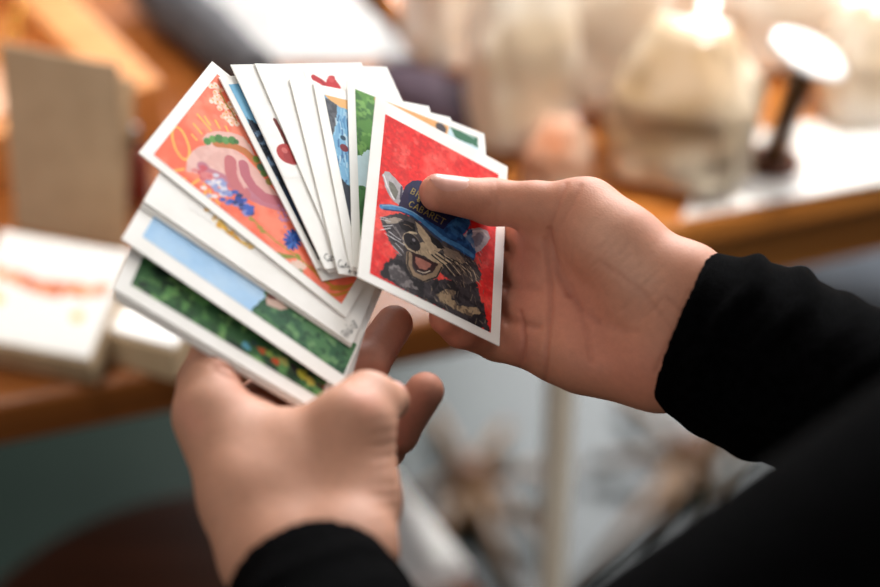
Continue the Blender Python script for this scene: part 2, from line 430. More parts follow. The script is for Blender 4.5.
for X, Y in ((428, 10), (450, 22), (440, 45), (475, 35), (490, 20), (470, 60), (500, 45), (460, 78), (492, 78), (512, 66), (478, 95), (505, 98), (520, 112), (496, 112), (425, -15), (405, 0), (445, -10), (415, -40), (440, -45), (400, -65), (420, -70)):
    for _ in range(4): a.dot(k(X + random.uniform(-9, 9), Y + random.uniform(-9, 9)), 2.0, random.choice([(252, 216, 196), (255, 230, 214), (250, 190, 160)]), .95)
    a.dot(k(X, Y), .8, (224, 160, 60), .9)
a.stroke([k(*p) for p in ((440, -40), (470, 20), (500, 60), (520, 100))], (150, 130, 50), .9)
for i in range(120):
    s = random.random() ** .9; X = 352 + 250 * s; Y = 352 + 205 * s; wv = 22 + 24 * math.sin(math.pi * min(s * 1.1, 1))
    X += random.gauss(0, wv * .5); Y += random.gauss(0, wv * .5)
    if s < .16: cc = random.choice([(205, 90, 100), (220, 130, 130)])
    elif s < .45: cc = random.choice([(215, 212, 226), (180, 180, 214), (150, 160, 205), (236, 226, 226)])
    else: cc = random.choice([(62, 92, 178), (88, 118, 196), (46, 70, 150), (130, 140, 204), (36, 50, 104)])
    a.dot(k(X, Y), 1.9, cc, .92, sx=1.7, rot=.6)
G1 = (168, 150, 56)
a.stroke([zl(*p) for p in ((225, 165), (280, 222), (340, 275), (400, 318), (440, 345), (500, 400), (560, 450), (600, 478))], G1, 1.0)
for p in ((232, 178), (270, 215), (282, 232)): a.dot(zl(*p), 1.6, (150, 150, 60), .9, sx=1.6, rot=1)
a.poly([zl(*p) for p in ((325, 325), (350, 326), (420, 342), (440, 352), (370, 356), (340, 345))], (132, 142, 62)); a.poly([zl(*p) for p in ((430, 330), (455, 345), (450, 365), (432, 350))], (150, 150, 60))
for an in np.linspace(0, 2 * math.pi, 13):
    a.stroke([zl(418 + 8 * math.cos(an), 270 + 9 * math.sin(an)), zl(418 + 36 * math.cos(an), 270 + 42 * math.sin(an))], random.choice([(40, 84, 172), (60, 110, 190), (32, 66, 140)]), 2.2)
for _ in range(12): a.dot(zl(418 + random.gauss(0, 12), 268 + random.gauss(0, 12)), .7, (30, 52, 110))
for _ in range(26): a.dot(zl(382 + random.gauss(0, 12), 165 + random.gauss(0, 22)), 1.3, random.choice([(206, 140, 176), (222, 160, 180), (190, 130, 180)]), .7)
for p in ((425, 378), (445, 375), (465, 388), (430, 395), (450, 398), (420, 400)): a.dot(zl(*p), 3, (232, 208, 192), .85)
a.dot(zl(455, 412), 2.2, (140, 150, 110), .9)
for s in (((500, 392), (540, 440), (600, 482), (660, 480)), ((560, 512), (610, 520), (670, 505)), ((590, 490), (640, 495), (690, 470)), ((520, 410), (560, 420), (600, 440))): a.stroke([zl(*p) for p in s], (196, 136, 44), 1.8, .9)
a.build(o)

# the fan, left to right
o = card_obj(cF0, 'white-bordered card lowest in the right-hand fan, its bottom corner poking out over the orange card')
o = card_obj(cF1, 'card with a blue sky strip and dark trees, leftmost of the upright fan')
za = lambda X, Y: (210 + X / 7.333, 55 + Y / 7.333)
x0, y0 = cF1.cv(228.6, 84.5); y1 = cF1.cv(320.5, 259.5)[1]
a = Art(cF1, x0, y0, cF1.w - 5, y1, (112, 176, 212)); a.mottle((136, 192, 222), 6, .4, .7, .7)
m = a.poly([(246, 118), (262, 126), (330, 260), (315, 262), (300, 230)], (44, 52, 66), wob=2); m2 = (a.Y > cF1.cv(256, 131)[1]).astype(float); a.put(m2, (46, 54, 68))
a.mottle((120, 150, 180), 2.2, .55, .68, .8, m2); a.mottle((20, 24, 32), 2.6, .5, .65, .9, m2); m3 = (a.Y > cF1.cv(285, 190)[1]).astype(float); a.put(m3, (34, 48, 72)); a.put((a.Y > cF1.cv(300, 222)[1]).astype(float), (34, 36, 38))
a.build(o)
o = card_obj(cF2b, 'white card edge pressed against the back of the cherry card')
x0, y0 = cF2b.cv(330, 262); a = Art(cF2b, 4, cF2b.h - 9, 40, cF2b.h - 4, (126, 44, 40)); a.mottle((90, 28, 30), 4); a.build(o)
o = card_obj(cF2, 'white card with a single red cherry on a dark stem, left part of the fan')
x, y = cF2.cv(287, 150); a = Art(cF2, x - 10, y - 20, x + 14, y + 12, (246, 243, 238))
a.stroke([(275, 120), (279, 128), (283.5, 137), (287.5, 147)], (104, 36, 30), 1.6)
a.dot((288, 154), 4.5, (178, 58, 56), sx=1.1); a.dot((291, 158), 3.2, (150, 44, 46), .6); a.dot((284.5, 150.5), 1.3, (214, 120, 112), .7)
a.build(o, 'painted_cherry')
zc = lambda X, Y: (270 + X / 7.333, 205 + Y / 7.333)
signature(cF2, o, [[zc(*p) for p in s] for s in (
    [(425, 362), (412, 358), (400, 372), (398, 388), (410, 398)], [(412, 395), (422, 400), (420, 414), (430, 412), (432, 402)], [(438, 372), (436, 412)], [(446, 395), (448, 412)], [(454, 372), (452, 410), (462, 412)], [(446, 384), (466, 380)], [(464, 398), (472, 394), (474, 410)], [(448, 380), (449, 382)])])
o = card_obj(cF3, 'white card with red petals at its top edge, widest blank top of the fan')
zd = lambda X, Y: (300 + X / 7.333, 65 + Y / 7.333)
x, y = cF3.cv(*zd(185, 110)); a = Art(cF3, x - 9, max(y - 6, 1), x + 12, y + 14, (246, 243, 238))
a.stroke([zd(105, 95), zd(150, 120), zd(190, 150)], (186, 46, 52), 3.0); a.poly([zd(*p) for p in ((195, 110), (215, 78), (250, 82), (268, 120), (300, 165), (270, 220), (190, 170), (192, 130))], (190, 44, 50)); a.dot(zd(225, 105), 1.5, (214, 92, 92), .6)
a.stroke([zd(150, 110), zd(190, 160)], (140, 30, 38), .6)
a.build(o, 'painted_petals')
o = card_obj(cF4, 'blank white signed card right of the red petal card in the fan')
signature(cF4, o, [[zc(*p) for p in s] for s in (
    [(528, 408), (514, 402), (502, 420), (502, 445), (512, 460), (524, 456)], [(528, 440), (520, 452), (528, 462), (536, 446), (540, 462)], [(550, 432), (546, 460)], [(560, 420), (556, 462)], [(552, 440), (566, 438)], [(566, 448), (572, 462), (580, 446), (584, 464)], [(588, 456), (594, 470), (600, 456)], [(598, 470), (584, 500), (574, 496), (580, 480), (610, 470)], [(622, 492), (616, 505), (628, 512), (634, 498), (624, 490)], [(638, 488), (642, 512), (634, 516)])])
o = card_obj(cF5, 'card painted with a blue and grey creature under an orange sky, middle of the fan')
x0, y0 = cF5.cv(324.2, 94.6); y1 = cF5.cv(349, 258)[1]
a = Art(cF5, x0, y0, cF5.w - x0, y1, (120, 172, 206))
a.poly([(322, 92), (352, 100), (352, 112), (338, 106), (328, 99)], (232, 178, 116), wob=.5)
a.poly([(322, 98), (328, 99), (337, 105), (336, 125), (331, 143), (325, 160), (318, 150)], (92, 94, 100)); a.mottle((60, 62, 70), 3, .5, .65, .7, a.polymask([(322, 98), (337, 105), (331, 143), (318, 150)]))
for _ in range(60):
    p = (random.uniform(335, 350), random.uniform(108, 182)); a.stroke([p, (p[0] + random.uniform(-2, 2), p[1] + random.uniform(4, 9))], random.choice([(190, 214, 226), (84, 140, 186), (150, 196, 220), (60, 104, 150)]), .7, .8)
a.dot((344, 148), 1.8, (120, 40, 50)); a.dot((343, 138), 1.2, (40, 70, 90))
a.poly([(334, 172), (343, 180), (346, 184), (356, 190), (356, 268), (340, 268)], (52, 56, 66))
a.build(o)
o = card_obj(cF6, 'card painted with green leaves and pale sky, directly behind the raccoon card')
x0, y0 = cF6.cv(355, 89); y1 = cF6.cv(360, 258)[1]
a = Art(cF6, x0, y0, cF6.w - x0, y1, (204, 226, 232))
m = a.poly([(350, 85), (376, 95), (378, 152), (372, 149), (366, 150), (362, 156), (352, 154)], (92, 142, 66), wob=2); a.mottle((62, 108, 52), 4, .48, .62, .9, m); a.mottle((130, 176, 92), 3, .55, .68, .8, m)
m = a.poly([(350, 188), (362, 186), (390, 200), (390, 262), (350, 262)], (84, 134, 78), wob=1.5); a.mottle((58, 100, 58), 4, .48, .62, .9, m)
a.poly([(374, 92), (450, 122), (446, 140), (376, 110)], (226, 166, 104)); a.dot((441, 128), 2.5, (70, 62, 66)); a.poly([(448, 124), (478, 138), (478, 148), (455, 138)], (56, 110, 82), wob=1.5); a.stroke([(455, 127), (474, 138)], (170, 196, 190), .8)
a.build(o)

# raccoon card
o = card_obj(cR, 'red card painted with a laughing raccoon in a blue hat, under the right thumb')
x0, y0 = cR.cv(385.2, 114.1); x1, y1 = cR.cv(489.1, 332)
x0b, y1b = cR.cv(371.6, 271.7); x1b = cR.cv(498.8, 170)[0]
a = Art(cR, x0, y0, x1b, y1, (222, 38, 36), res=.2); a.kd = .52; a.ks = .62
a.mottle((240, 92, 82), 8, .45, .7, .8); a.mottle((206, 34, 34), 5, .52, .7, .6); a.mottle((246, 120, 108), 3, .62, .78, .5)
f = lambda X, Y: (370 + X / 5.871, 160 + Y / 5.871)
g = lambda X, Y: (370 + X / 4.893, 240 + Y / 4.893)
DK = (58, 52, 56); TN = (190, 166, 136)
# body fur
body = [g(*p) for p in ((45, 170), (60, 128), (100, 92), (150, 60), (200, 120), (300, 190), (420, 195), (520, 210), (548, 300), (590, 455), (470, 400), (330, 330), (180, 255), (90, 200))]
m = a.poly(body, (62, 56, 60), wob=2.5); a.mottle((34, 30, 34), 3.2, .48, .6, .9, m)
mm = a.polymask([g(*p) for p in ((90, 130), (140, 120), (200, 200), (240, 250), (150, 225), (100, 180))], 2); a.put(mm, (150, 142, 140), .75); a.mottle((70, 64, 66), 2, .5, .6, .8, mm)
mm = a.polymask([g(*p) for p in ((320, 270), (370, 245), (420, 250), (400, 290), (430, 320), (520, 330), (545, 360), (480, 370), (400, 330), (350, 310))], 2); a.put(mm, (188, 160, 124), .85); a.mottle((90, 74, 62), 1.8, .52, .62, .8, mm)
for _ in range(160):
    X, Y = random.uniform(60, 570), random.uniform(100, 440); p = g(X, Y)
    if a.c.cv(*p)[1] > y1 or Y < 90 + abs(X - 300) * .1: continue
    if not (Y - 170 < (X - 45) * .53 and Y > 200): continue
    a.stroke([p, g(X + random.uniform(-8, 18), Y + random.uniform(12, 30))], random.choice([(30, 27, 30), (120, 104, 92), (80, 72, 74), (170, 150, 124)]), .45, .8)
# face
face = [f(*p) for p in ((55, 340), (110, 322), (170, 312), (240, 330), (330, 385), (420, 455), (520, 520), (610, 575))] + [g(*p) for p in ((500, 85), (545, 165), (535, 205), (470, 215), (380, 190), (345, 160), (300, 195), (250, 205), (205, 185), (190, 130), (170, 90), (135, 60), (105, 25))]
m = a.poly(face, DK, wob=1.5); a.mottle((86, 78, 78), 3, .5, .62, .7, m)
a.poly([f(*p) for p in ((80, 350), (150, 335), (190, 350), (160, 372), (100, 375))], (168, 152, 138), .9)
a.poly([f(*p) for p in ((265, 360), (300, 390), (350, 450), (430, 520), (400, 540), (330, 500), (285, 430))], TN, .95)
a.poly([f(*p) for p in ((420, 500), (520, 545), (560, 600), (500, 620), (440, 560))], (150, 128, 108), .8)
a.poly([f(*p) for p in ((165, 372), (210, 352), (262, 378), (268, 420), (225, 430), (185, 405))], (28, 23, 26))
a.stroke([f(198, 378), f(225, 384), f(250, 402)], (120, 100, 84), .5)
a.poly([f(*p) for p in ((350, 440), (400, 470), (440, 520), (400, 520), (360, 480))], (34, 28, 30))
# snout and nose
a.dot(f(242, 478), 7.2, (150, 132, 114), sx=1.05); a.stroke([f(*p) for p in ((196, 455), (200, 490), (220, 520), (250, 535))], (196, 176, 148), 1.2); a.stroke([f(*p) for p in ((205, 440), (235, 425), (270, 430))], (196, 176, 148), 1.6); a.poly([g(*p) for p in ((205, 20), (260, 10), (330, 60), (390, 110), (340, 130), (270, 80), (215, 62))], TN, .95)
a.dot(f(248, 470), 4.5, (110, 96, 88), .6)
a.dot(f(246, 482), 6.6, (38, 33, 38), sx=1.15, rot=.5); a.dot(f(256, 470), 1.4, (140, 134, 140), .8); a.dot(f(240, 492), 1.2, (12, 10, 12)); a.dot(f(262, 490), 1.0, (12, 10, 12))
a.stroke([f(258, 508), g(222, 58)], (40, 30, 30), .8)
# mouth
a.stroke([g(*p) for p in ((192, 70), (190, 120), (212, 168), (262, 192), (318, 172), (342, 128))], (150, 126, 102), 4.2)
a.poly([g(*p) for p in ((204, 55), (232, 70), (290, 98), (334, 116), (312, 150), (272, 172), (232, 158), (208, 116))], (52, 26, 28), wob=.5)
a.poly([g(*p) for p in ((222, 82), (262, 96), (302, 120), (276, 148), (240, 138), (222, 110))], (176, 112, 98), wob=.5)
a.stroke([g(232, 150), g(262, 162), g(292, 152)], (214, 200, 180), .7)
a.stroke([g(*p) for p in ((186, 60), (184, 124), (208, 178), (262, 204), (326, 182), (352, 132))], (30, 26, 28), .9)
for s in (((320, 70), (380, 112), (432, 172)), ((345, 66), (410, 110), (450, 160)), ((372, 80), (430, 110), (470, 150)), ((300, 72), (360, 120), (400, 172))): a.stroke([g(*p) for p in s], (30, 26, 28), 1.2)
for s in (((330, 64), (396, 112), (442, 170)), ((360, 72), (425, 112), (466, 160)), ((310, 74), (370, 122), (415, 176)), ((440, 120), (490, 160), (500, 200)), ((470, 110), (505, 150), (520, 190))): a.stroke([g(*p) for p in s], (200, 180, 152), .7)
for _ in range(90):
    p = g(random.uniform(400, 540), random.uniform(60, 210)); a.stroke([p, (p[0] + random.uniform(1, 3.5), p[1] + random.uniform(2, 5))], random.choice([(40, 36, 40), (130, 112, 96), (186, 164, 136), (90, 80, 80)]), .45, .8)
for s in (((60, 345), (120, 362)), ((62, 410), (120, 400)), ((75, 390), (130, 385)), ((110, 420), (150, 450), (180, 470)), ((120, 450), (170, 480), (200, 500)), ((150, 490), (190, 530)), ((85, 430), (150, 470)), ((130, 500), (185, 560)), ((60, 335), (105, 345))): a.stroke([f(*p) for p in s], (206, 202, 204), .5)
for s in (((150, 395), (180, 450), (205, 490)), ((130, 380), (165, 430)), ((175, 560), (150, 545))): a.stroke([f(*p) for p in s], (120, 112, 112), .9)
# ears
a.poly([f(*p) for p in ((72, 92), (88, 66), (112, 72), (150, 110), (188, 152), (200, 188), (170, 262), (140, 245), (108, 200), (86, 150))], (176, 170, 172)); a.poly([f(*p) for p in ((110, 120), (140, 140), (165, 185), (152, 235), (128, 205), (112, 160))], (118, 116, 106)); a.stroke([f(80, 90), f(100, 150), f(140, 230)], (226, 222, 222), 1.2); a.stroke([f(185, 160), f(180, 230)], (80, 74, 90), 1.6)
a.poly([f(*p) for p in ((540, 450), (580, 410), (640, 396), (690, 418), (704, 455), (686, 492), (652, 530), (620, 548), (590, 500))], (182, 176, 182)); a.poly([f(*p) for p in ((590, 460), (640, 425), (672, 450), (650, 495), (620, 510))], (130, 126, 140)); a.stroke([f(600, 420), f(660, 415), f(690, 450)], (222, 216, 218), 1.4)
# hat
a.poly([f(*p) for p in ((160, 285), (185, 215), (205, 155), (245, 122), (300, 120), (440, 230), (590, 340), (580, 400), (545, 440), (590, 490), (622, 540), (612, 590), (500, 520), (400, 450), (310, 370), (230, 310))], (34, 80, 132), wob=.5)
mm = a.polymask([f(*p) for p in ((160, 285), (185, 215), (205, 155), (245, 122), (300, 120), (440, 230), (540, 320), (470, 360), (430, 410), (330, 350), (235, 300))], .6); a.put(mm, (30, 34, 70))
a.poly([f(*p) for p in ((160, 285), (185, 215), (205, 155), (235, 130), (225, 200), (230, 300))], (44, 34, 66))
hm = a.polymask([f(*p) for p in ((430, 410), (540, 320), (590, 350), (620, 540), (500, 500))], 1); a.mottle((62, 116, 168), 2.5, .48, .64, .7, hm); a.mottle((20, 50, 92), 2.2, .5, .65, .8, hm)
a.stroke([f(*p) for p in ((68, 275), (120, 276), (180, 288), (240, 312), (300, 352), (360, 405), (430, 462), (520, 505), (600, 560))], (70, 128, 178), 3.6); a.stroke([f(*p) for p in ((72, 268), (130, 268), (190, 280), (250, 304), (310, 346))], (130, 170, 200), .8); a.stroke([f(*p) for p in ((80, 290), (180, 302), (250, 332), (330, 400), (420, 480))], (34, 60, 104), 1.0)
# lettering on the hat, drawn stroke by stroke along the hat band
LET = {'C': [((.9, .15), (.5, 0), (.1, .3), (.1, .7), (.5, 1), (.9, .85))], 'A': [((0, 1), (.5, 0), (1, 1)), ((.2, .65), (.8, .65))], 'B': [((.1, 0), (.1, 1), (.7, .95), (.85, .72), (.6, .5), (.1, .5)), ((.1, 0), (.65, .05), (.75, .28), (.6, .5))],
       'R': [((.1, 1), (.1, 0), (.7, .05), (.8, .28), (.6, .5), (.1, .5)), ((.5, .5), (.9, 1))], 'E': [((.9, 0), (.1, 0), (.1, 1), (.9, 1)), ((.1, .5), (.7, .5))], 'T': [((0, 0), (1, 0)), ((.5, 0), (.5, 1))],
       '&': [((.9, 1), (.2, .3), (.4, 0), (.65, .2), (.1, .7), (.4, 1), (.9, .6))], 'D': [((.1, 0), (.1, 1), (.6, .95), (.9, .5), (.6, .05), (.1, 0))]}
def letters(word, p0, p1, hgt, w):
    p0 = np.array(p0, float); p1 = np.array(p1, float); d = (p1 - p0) / len(word); up = np.array([-d[1], d[0]]); up = up / np.linalg.norm(up) * hgt
    for i, ch in enumerate(word):
        for s in LET[ch]: a.stroke([f(*(p0 + d * (i + .1 + .78 * x) + up * (y - .5))) for x, y in s], (196, 168, 74), w, .8, wob=0)
letters('CABARET', (228, 252), (440, 368), 36, .62)
letters('&', (275, 225), (300, 238), 30, .6)
letters('BREAD', (240, 178), (390, 262), 34, .6)
fur = a.polymask(face, 1) ; bd = np.clip(a.polymask(body, 2), 0, 1)
for _ in range(260):                     # short fur strokes over the face and chest
    X, Y = random.uniform(120, 540), random.uniform(40, 420); p = g(X, Y); x, y = cR.cv(*p)
    iy, ix = int((y - a.y0) / a.res), int((x - a.x0) / a.res)
    if not (0 <= iy < a.ny and 0 <= ix < a.nx): continue
    b_ = a.C[iy, ix]
    if b_[0] > 200 and b_[1] < 130: continue
    if 195 < X < 345 and 60 < Y < 175: continue
    a.stroke([p, (p[0] + random.uniform(.5, 3), p[1] + random.uniform(1.5, 4.5))], np.clip(b_ * random.uniform(.62, 1.45), 8, 235), .55, .7)
a.C *= (1 + .22 * (a.noise(1.2, 2) - .5))[..., None]
a.build(o)
# ------------------------------------------------------------------ the person: hands, arms, sweater
def zpl(c, px, py):
    r = np.array([(px - CX) / F, (py - CY) / F, 1.0]); return float((c.n @ c.p) / (c.n @ r))
zR = lambda px, py: zpl(cR, px, py)
zB = lambda px, py: zpl(cB2, px, py)
zO = lambda px, py: zpl(cO, px, py)
def on(c, px, py, up, x=0, y=0):             # a point seen at a pixel that keeps its distance (mm) from a card's plane; x, y nudge it
    r = np.array([(px - CX) / F, (py - CY) / F, 1.0])
    return r * ((c.n @ c.p + up) / (c.n @ r))
M_SKIN = color_material('skin', rough=0.6, sss=0.12, bump=0.10, bscale=1100, mottle=0.07, spec=0.3)
M_NAIL = material('fingernail', (198, 140, 122), (208, 152, 134), scale=80, rough=0.4, spec=0.4)

def nail(tip, back, dorsal, r, L, w, name_parent):
    """a thin curved plate on the back of the last finger joint"""
    tip = np.array(tip); ax = tip - np.array(back); ax /= np.linalg.norm(ax)
    d = np.array(dorsal, float); d -= ax * (d @ ax); d /= np.linalg.norm(d); s = np.cross(ax, d)
    nu, nv = 15, 17; V = []; Fc = []
    for layer in (0, 1):
        for j in range(nv):
            t = j / (nv - 1)
            for i in range(nu):
                u = -1 + 2 * i / (nu - 1)
                half = w * (1 - abs(2 * t - 1) ** 4.5) ** .5 if 0 < t < 1 else w * .12
                th = u * half / r
                sa = r * .72 - L + L * t
                rr = (math.sqrt(r * r - sa * sa) if sa > 0 else r - .07 * sa) + .28 - (0.6 if layer else 0) - .30 * u * u - .25 * (1 - t)
                V.append(tip + ax * sa + (d * math.cos(th) + s * math.sin(th)) * rr)
    n = nu * nv
    for j in range(nv - 1):
        for i in range(nu - 1):
            q = j * nu + i; Fc.append((q, q + 1, q + nu + 1, q + nu)); Fc.append((n + q, n + q + nu, n + q + nu + 1, n + q + 1))
    return mesh_obj('fingernail', [w_of(v) for v in V], Fc, M_NAIL, name_parent, smooth=True)

STEP = 0.9
# ---- right hand, palm towards the viewer
WR_a, WR_b = J(684, 291, 760), J(660, 362, 762)
IM, MM, RM, LM = J(556, 246, 788), J(550, 286, 786), J(548, 322, 780), J(556, 352, 774)
thumb = [J(585, 212, 777), J(536, 206, 781), on(cR, 492, 202, 9.5), on(cR, 437, 192.5, 6.7)]
thumb_r = [11.8, 9.0, 8.6, 6.9]
fin = [([IM, on(cR, 496, 232, -16), on(cR, 450, 214, -10.5), on(cR, 425, 198, -7.8)], [10.5, 9, 8, 6.8]),
       ([MM, on(cR, 496, 266, -17), on(cR, 445, 252, -11), on(cR, 415, 236, -8)], [10.8, 9.2, 8.2, 7]),
       ([RM, on(cR, 494, 302, -16), on(cR, 448, 288, -10.5), on(cR, 422, 270, -7.8)], [10.2, 8.8, 7.8, 6.8]),
       ([LM, on(cR, 498, 338, -14), on(cR, 462, 327, -10.5), on(cR, 446, 318, -8)], [9.6, 8.6, 7.6, 6.4])]
elbowR = np.array([280.0, 100, 665]); shoulderR = np.array([285.0, -214, 677])
S = SDF((-10, -75, 715), (150, 70, 850), STEP)
d = S.new()
S.cone(d, WR_a, 16.5, IM, 12.5, 8); S.cone(d, WR_b, 17, LM, 10.5, 8)
S.cone(d, (WR_a + WR_b) / 2, 17, MM, 12, 10); S.cone(d, (WR_a + WR_b) / 2, 17, RM, 11.5, 10)
S.cone(d, J(650, 362, 762), 14, J(583, 358, 768), 12.5, 8)                      # heel of the hand
S.cone(d, J(674, 286, 757), 13, J(622, 247, 766), 14.2, 8); S.cone(d, J(622, 247, 766), 14.2, thumb[0], 11.6, 8)
S.cone(d, J(640, 280, 762), 15, J(600, 232, 770), 12.5, 8)
S.cone(d, J(590, 220, 782), 9, J(556, 240, 790), 9, 8)                          # web of the thumb
axR = (WR_a + WR_b) / 2
dirR = elbowR - axR; dirR /= np.linalg.norm(dirR)
S.cone(d, WR_a, 16, axR + dirR * 45, 15, 8); S.cone(d, WR_b, 16, axR + dirR * 45, 15, 8)
fg = S.new()
for p, r in fin:
    one = S.new(); S.chain(one, p, r, 2.5); fg = np.minimum(fg, one)
d = smin(d, fg, 5)
th = S.new(); S.chain(th, thumb, thumb_r, 3); d = smin(d, th, 7)
V1, F1 = S.mesh(d, 3)
N1 = normals(V1, F1); P1 = pix(V1); front = np.clip(-N1[:, 2] * 1.6, 0, 1)
def crease(V, N, P, front, line, depth, width):
    dd = seg_dist(P, line); return V - N * (depth * np.exp(-(dd / width) ** 2) * front)[:, None]
cr_R = [([(549, 231), (553, 250), (556, 272), (566, 292)], 1.0, 3.2), ([(566, 292), (580, 308), (596, 320)], .6, 3.2), ([(596, 320), (616, 328), (636, 332)], .3, 3.6), ([(545, 240), (549, 270), (550, 310), (546, 352), (545, 382)], .9, 2.6), ([(556, 262), (572, 292), (584, 330), (590, 362)], .5, 2.2),
        ([(520, 312), (524, 340), (520, 368)], .9, 2.4), ([(508, 232), (512, 262), (506, 292)], .5, 2.4), ([(496, 182), (498, 202), (496, 222)], .28, 2.5), ([(490, 183), (491, 205)], .2, 2), ([(566, 184), (558, 205), (550, 228)], .45, 2.6), ([(580, 186), (572, 206), (560, 226)], .3, 2.4),
        ([(668, 300), (690, 318)], .4, 2.5), ([(600, 262), (640, 290), (672, 330)], .3, 3), ([(690, 292), (676, 330), (656, 372)], .4, 2.6)]
for line, dp, wd in cr_R: V1 = crease(V1, N1, P1, front, line, dp, wd)
V1 = crease(V1, N1, P1, front, [(572, 290), (596, 345)], 2.4, 24); V1 = crease(V1, N1, P1, front, [(556, 262), (576, 300), (620, 330)], .7, 8)
V1 = crease(V1, N1, P1, front, [(508, 246), (536, 254)], .8, 4); V1 = crease(V1, N1, P1, front, [(505, 284), (538, 290)], .8, 4); V1 = crease(V1, N1, P1, front, [(505, 320), (538, 328)], .8, 4)
for i in range(26):                                                             # fine wrinkles of the ball of the thumb
    x0 = 590 + random.random() * 90; y0 = 205 + (x0 - 590) * .75 + random.random() * 55
    V1 = crease(V1, N1, P1, front, [(x0, y0), (x0 - 12, y0 + 14), (x0 - 22, y0 + 20)], .16, 1.3)
def skin_cols(V, N, P, base, spots):
    C = np.tile(np.array(base, float), (len(V), 1))
    for kind, line, wd, c, a in spots:
        dd = seg_dist(P if kind == 'p' else V, line); m = (a * np.exp(-(dd / wd) ** 2))[:, None]
        C = C * (1 - m) + np.array(c, float) * m
    return lin(np.clip(C, 0, 255))
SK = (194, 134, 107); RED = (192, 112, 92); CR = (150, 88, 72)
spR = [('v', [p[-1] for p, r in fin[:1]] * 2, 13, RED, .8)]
spR = [('v', [p[-1], p[-2]], 12, RED, .7) for p, r in fin] + [('v', [thumb[-1], thumb[-2]], 9, (218, 150, 128), .5), ('p', [(525, 250), (522, 350)], 18, (178, 112, 92), .7), ('p', [(560, 300), (600, 350), (640, 375)], 36, (200, 126, 102), .65), ('p', [(640, 275), (600, 230)], 26, (222, 178, 154), .5)]  # palm beside the card painted redder and darker, imitating the card's shade
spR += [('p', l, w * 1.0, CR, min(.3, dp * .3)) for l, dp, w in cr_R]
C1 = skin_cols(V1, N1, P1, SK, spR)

# ---- left hand, back of the hand and thumb towards the viewer
IMl, MMl, RMl, PMl = J(209, 414, 697), J(246, 430, 709), J(285, 450, 714), J(318, 480, 712)
tl = [J(350, 470, 690), J(352, 425, 690), J(368, 404, 700), J(390, 401, 709)]
finl = [([IMl, on(cB2, 208, 384, -9.5), on(cB2, 224, 338, -11.5), on(cB2, 325, 368, -14), on(cB2, 366, 366, -11), on(cB2, 394, 324, -9)], [11.2, 10.2, 9.4, 8.8, 8, 7.1]),
        ([MMl, J(262, 405, 738), J(355, 420, 752), J(396, 432, 744), J(425, 391, 738)], [11, 9.6, 8.6, 8, 6.9]),
        ([RMl, J(300, 440, 756), J(360, 450, 760), J(384, 448, 750), J(384, 428, 744)], [10.5, 9.2, 8.2, 7.6, 6.6]),
        ([PMl, J(325, 480, 748), J(355, 490, 752), J(372, 480, 744), J(376, 462, 738)], [9.5, 8.4, 7.4, 6.8, 6])]
WLa, WLb = J(268, 556, 668), J(346, 552, 666)
elbowL = np.array([0.0, 166, 535]); shoulderL = np.array([240.0, 4, 500])
SL = SDF((-110, 0, 625), (15, 125, 785), STEP)
d = SL.new()
SL.cone(d, WLa, 14.5, IMl, 11.6, 8); SL.cone(d, (WLa + WLb) / 2, 15, MMl, 11.5, 10); SL.cone(d, (WLa + WLb) / 2, 15, RMl, 11, 10); SL.cone(d, WLb, 14, PMl, 11, 8)
SL.cone(d, J(250, 500, 680), 13.5, J(300, 480, 686), 15, 12); SL.cone(d, J(232, 440, 698), 11, J(300, 455, 692), 12, 12)
SL.cone(d, WLb, 14.5, J(356, 500, 682), 13.4, 8); SL.cone(d, J(356, 500, 682), 13.4, J(352, 432, 690), 13.2, 8)
SL.cone(d, J(300, 452, 694), 11, J(345, 432, 692), 11, 10)
axL = (WLa + WLb) / 2; dirL = elbowL - axL; dirL /= np.linalg.norm(dirL)
SL.cone(d, WLa, 14.5, axL + dirL * 35, 15, 8); SL.cone(d, WLb, 14, axL + dirL * 35, 15, 8)
fg = SL.new()
for p, r in finl:
    one = SL.new(); SL.chain(one, p, r, 2.5); fg = np.minimum(fg, one)
d = smin(d, fg, 5)
th = SL.new(); SL.chain(th, tl, [13.2, 11.6, 10.6, 6.9], 4); d = smin(d, th, 6)
V2, F2 = SL.mesh(d, 3)
N2 = normals(V2, F2); P2 = pix(V2); front = np.clip(-N2[:, 2] * 1.6, 0, 1)
for i in range(9):                                                              # wrinkles along the side of the thumb
    y = 418 + i * 13
    V2 = crease(V2, N2, P2, np.clip(N2[:, 0] + .4, 0, 1), [(372, y + random.uniform(0, 4)), (400, y - random.uniform(0, 4))], random.uniform(.08, .22), 2.0)
for line, dp, wd in (([(222, 366), (240, 372), (256, 388), (262, 400)], .7, 2.4), ([(216, 372), (234, 380), (250, 396)], .4, 2.4), ([(352, 386), (360, 392), (372, 388)], .3, 2.5), ([(195, 360), (210, 364), (222, 372)], .3, 2)):
    V2 = crease(V2, N2, P2, front, line, dp, wd)
C2 = skin_cols(V2, N2, P2, (194, 142, 116), [('v', [p[-1], p[-2], p[-3]], 12, (216, 142, 120), .8) for p, r in finl] + [('p', [(362, 398), (368, 402)], 14, (206, 140, 116), .7), ('p', [(222, 362), (250, 385)], 16, (214, 150, 128), .5), ('p', [(185, 410), (195, 425)], 12, (206, 140, 118), .5)])

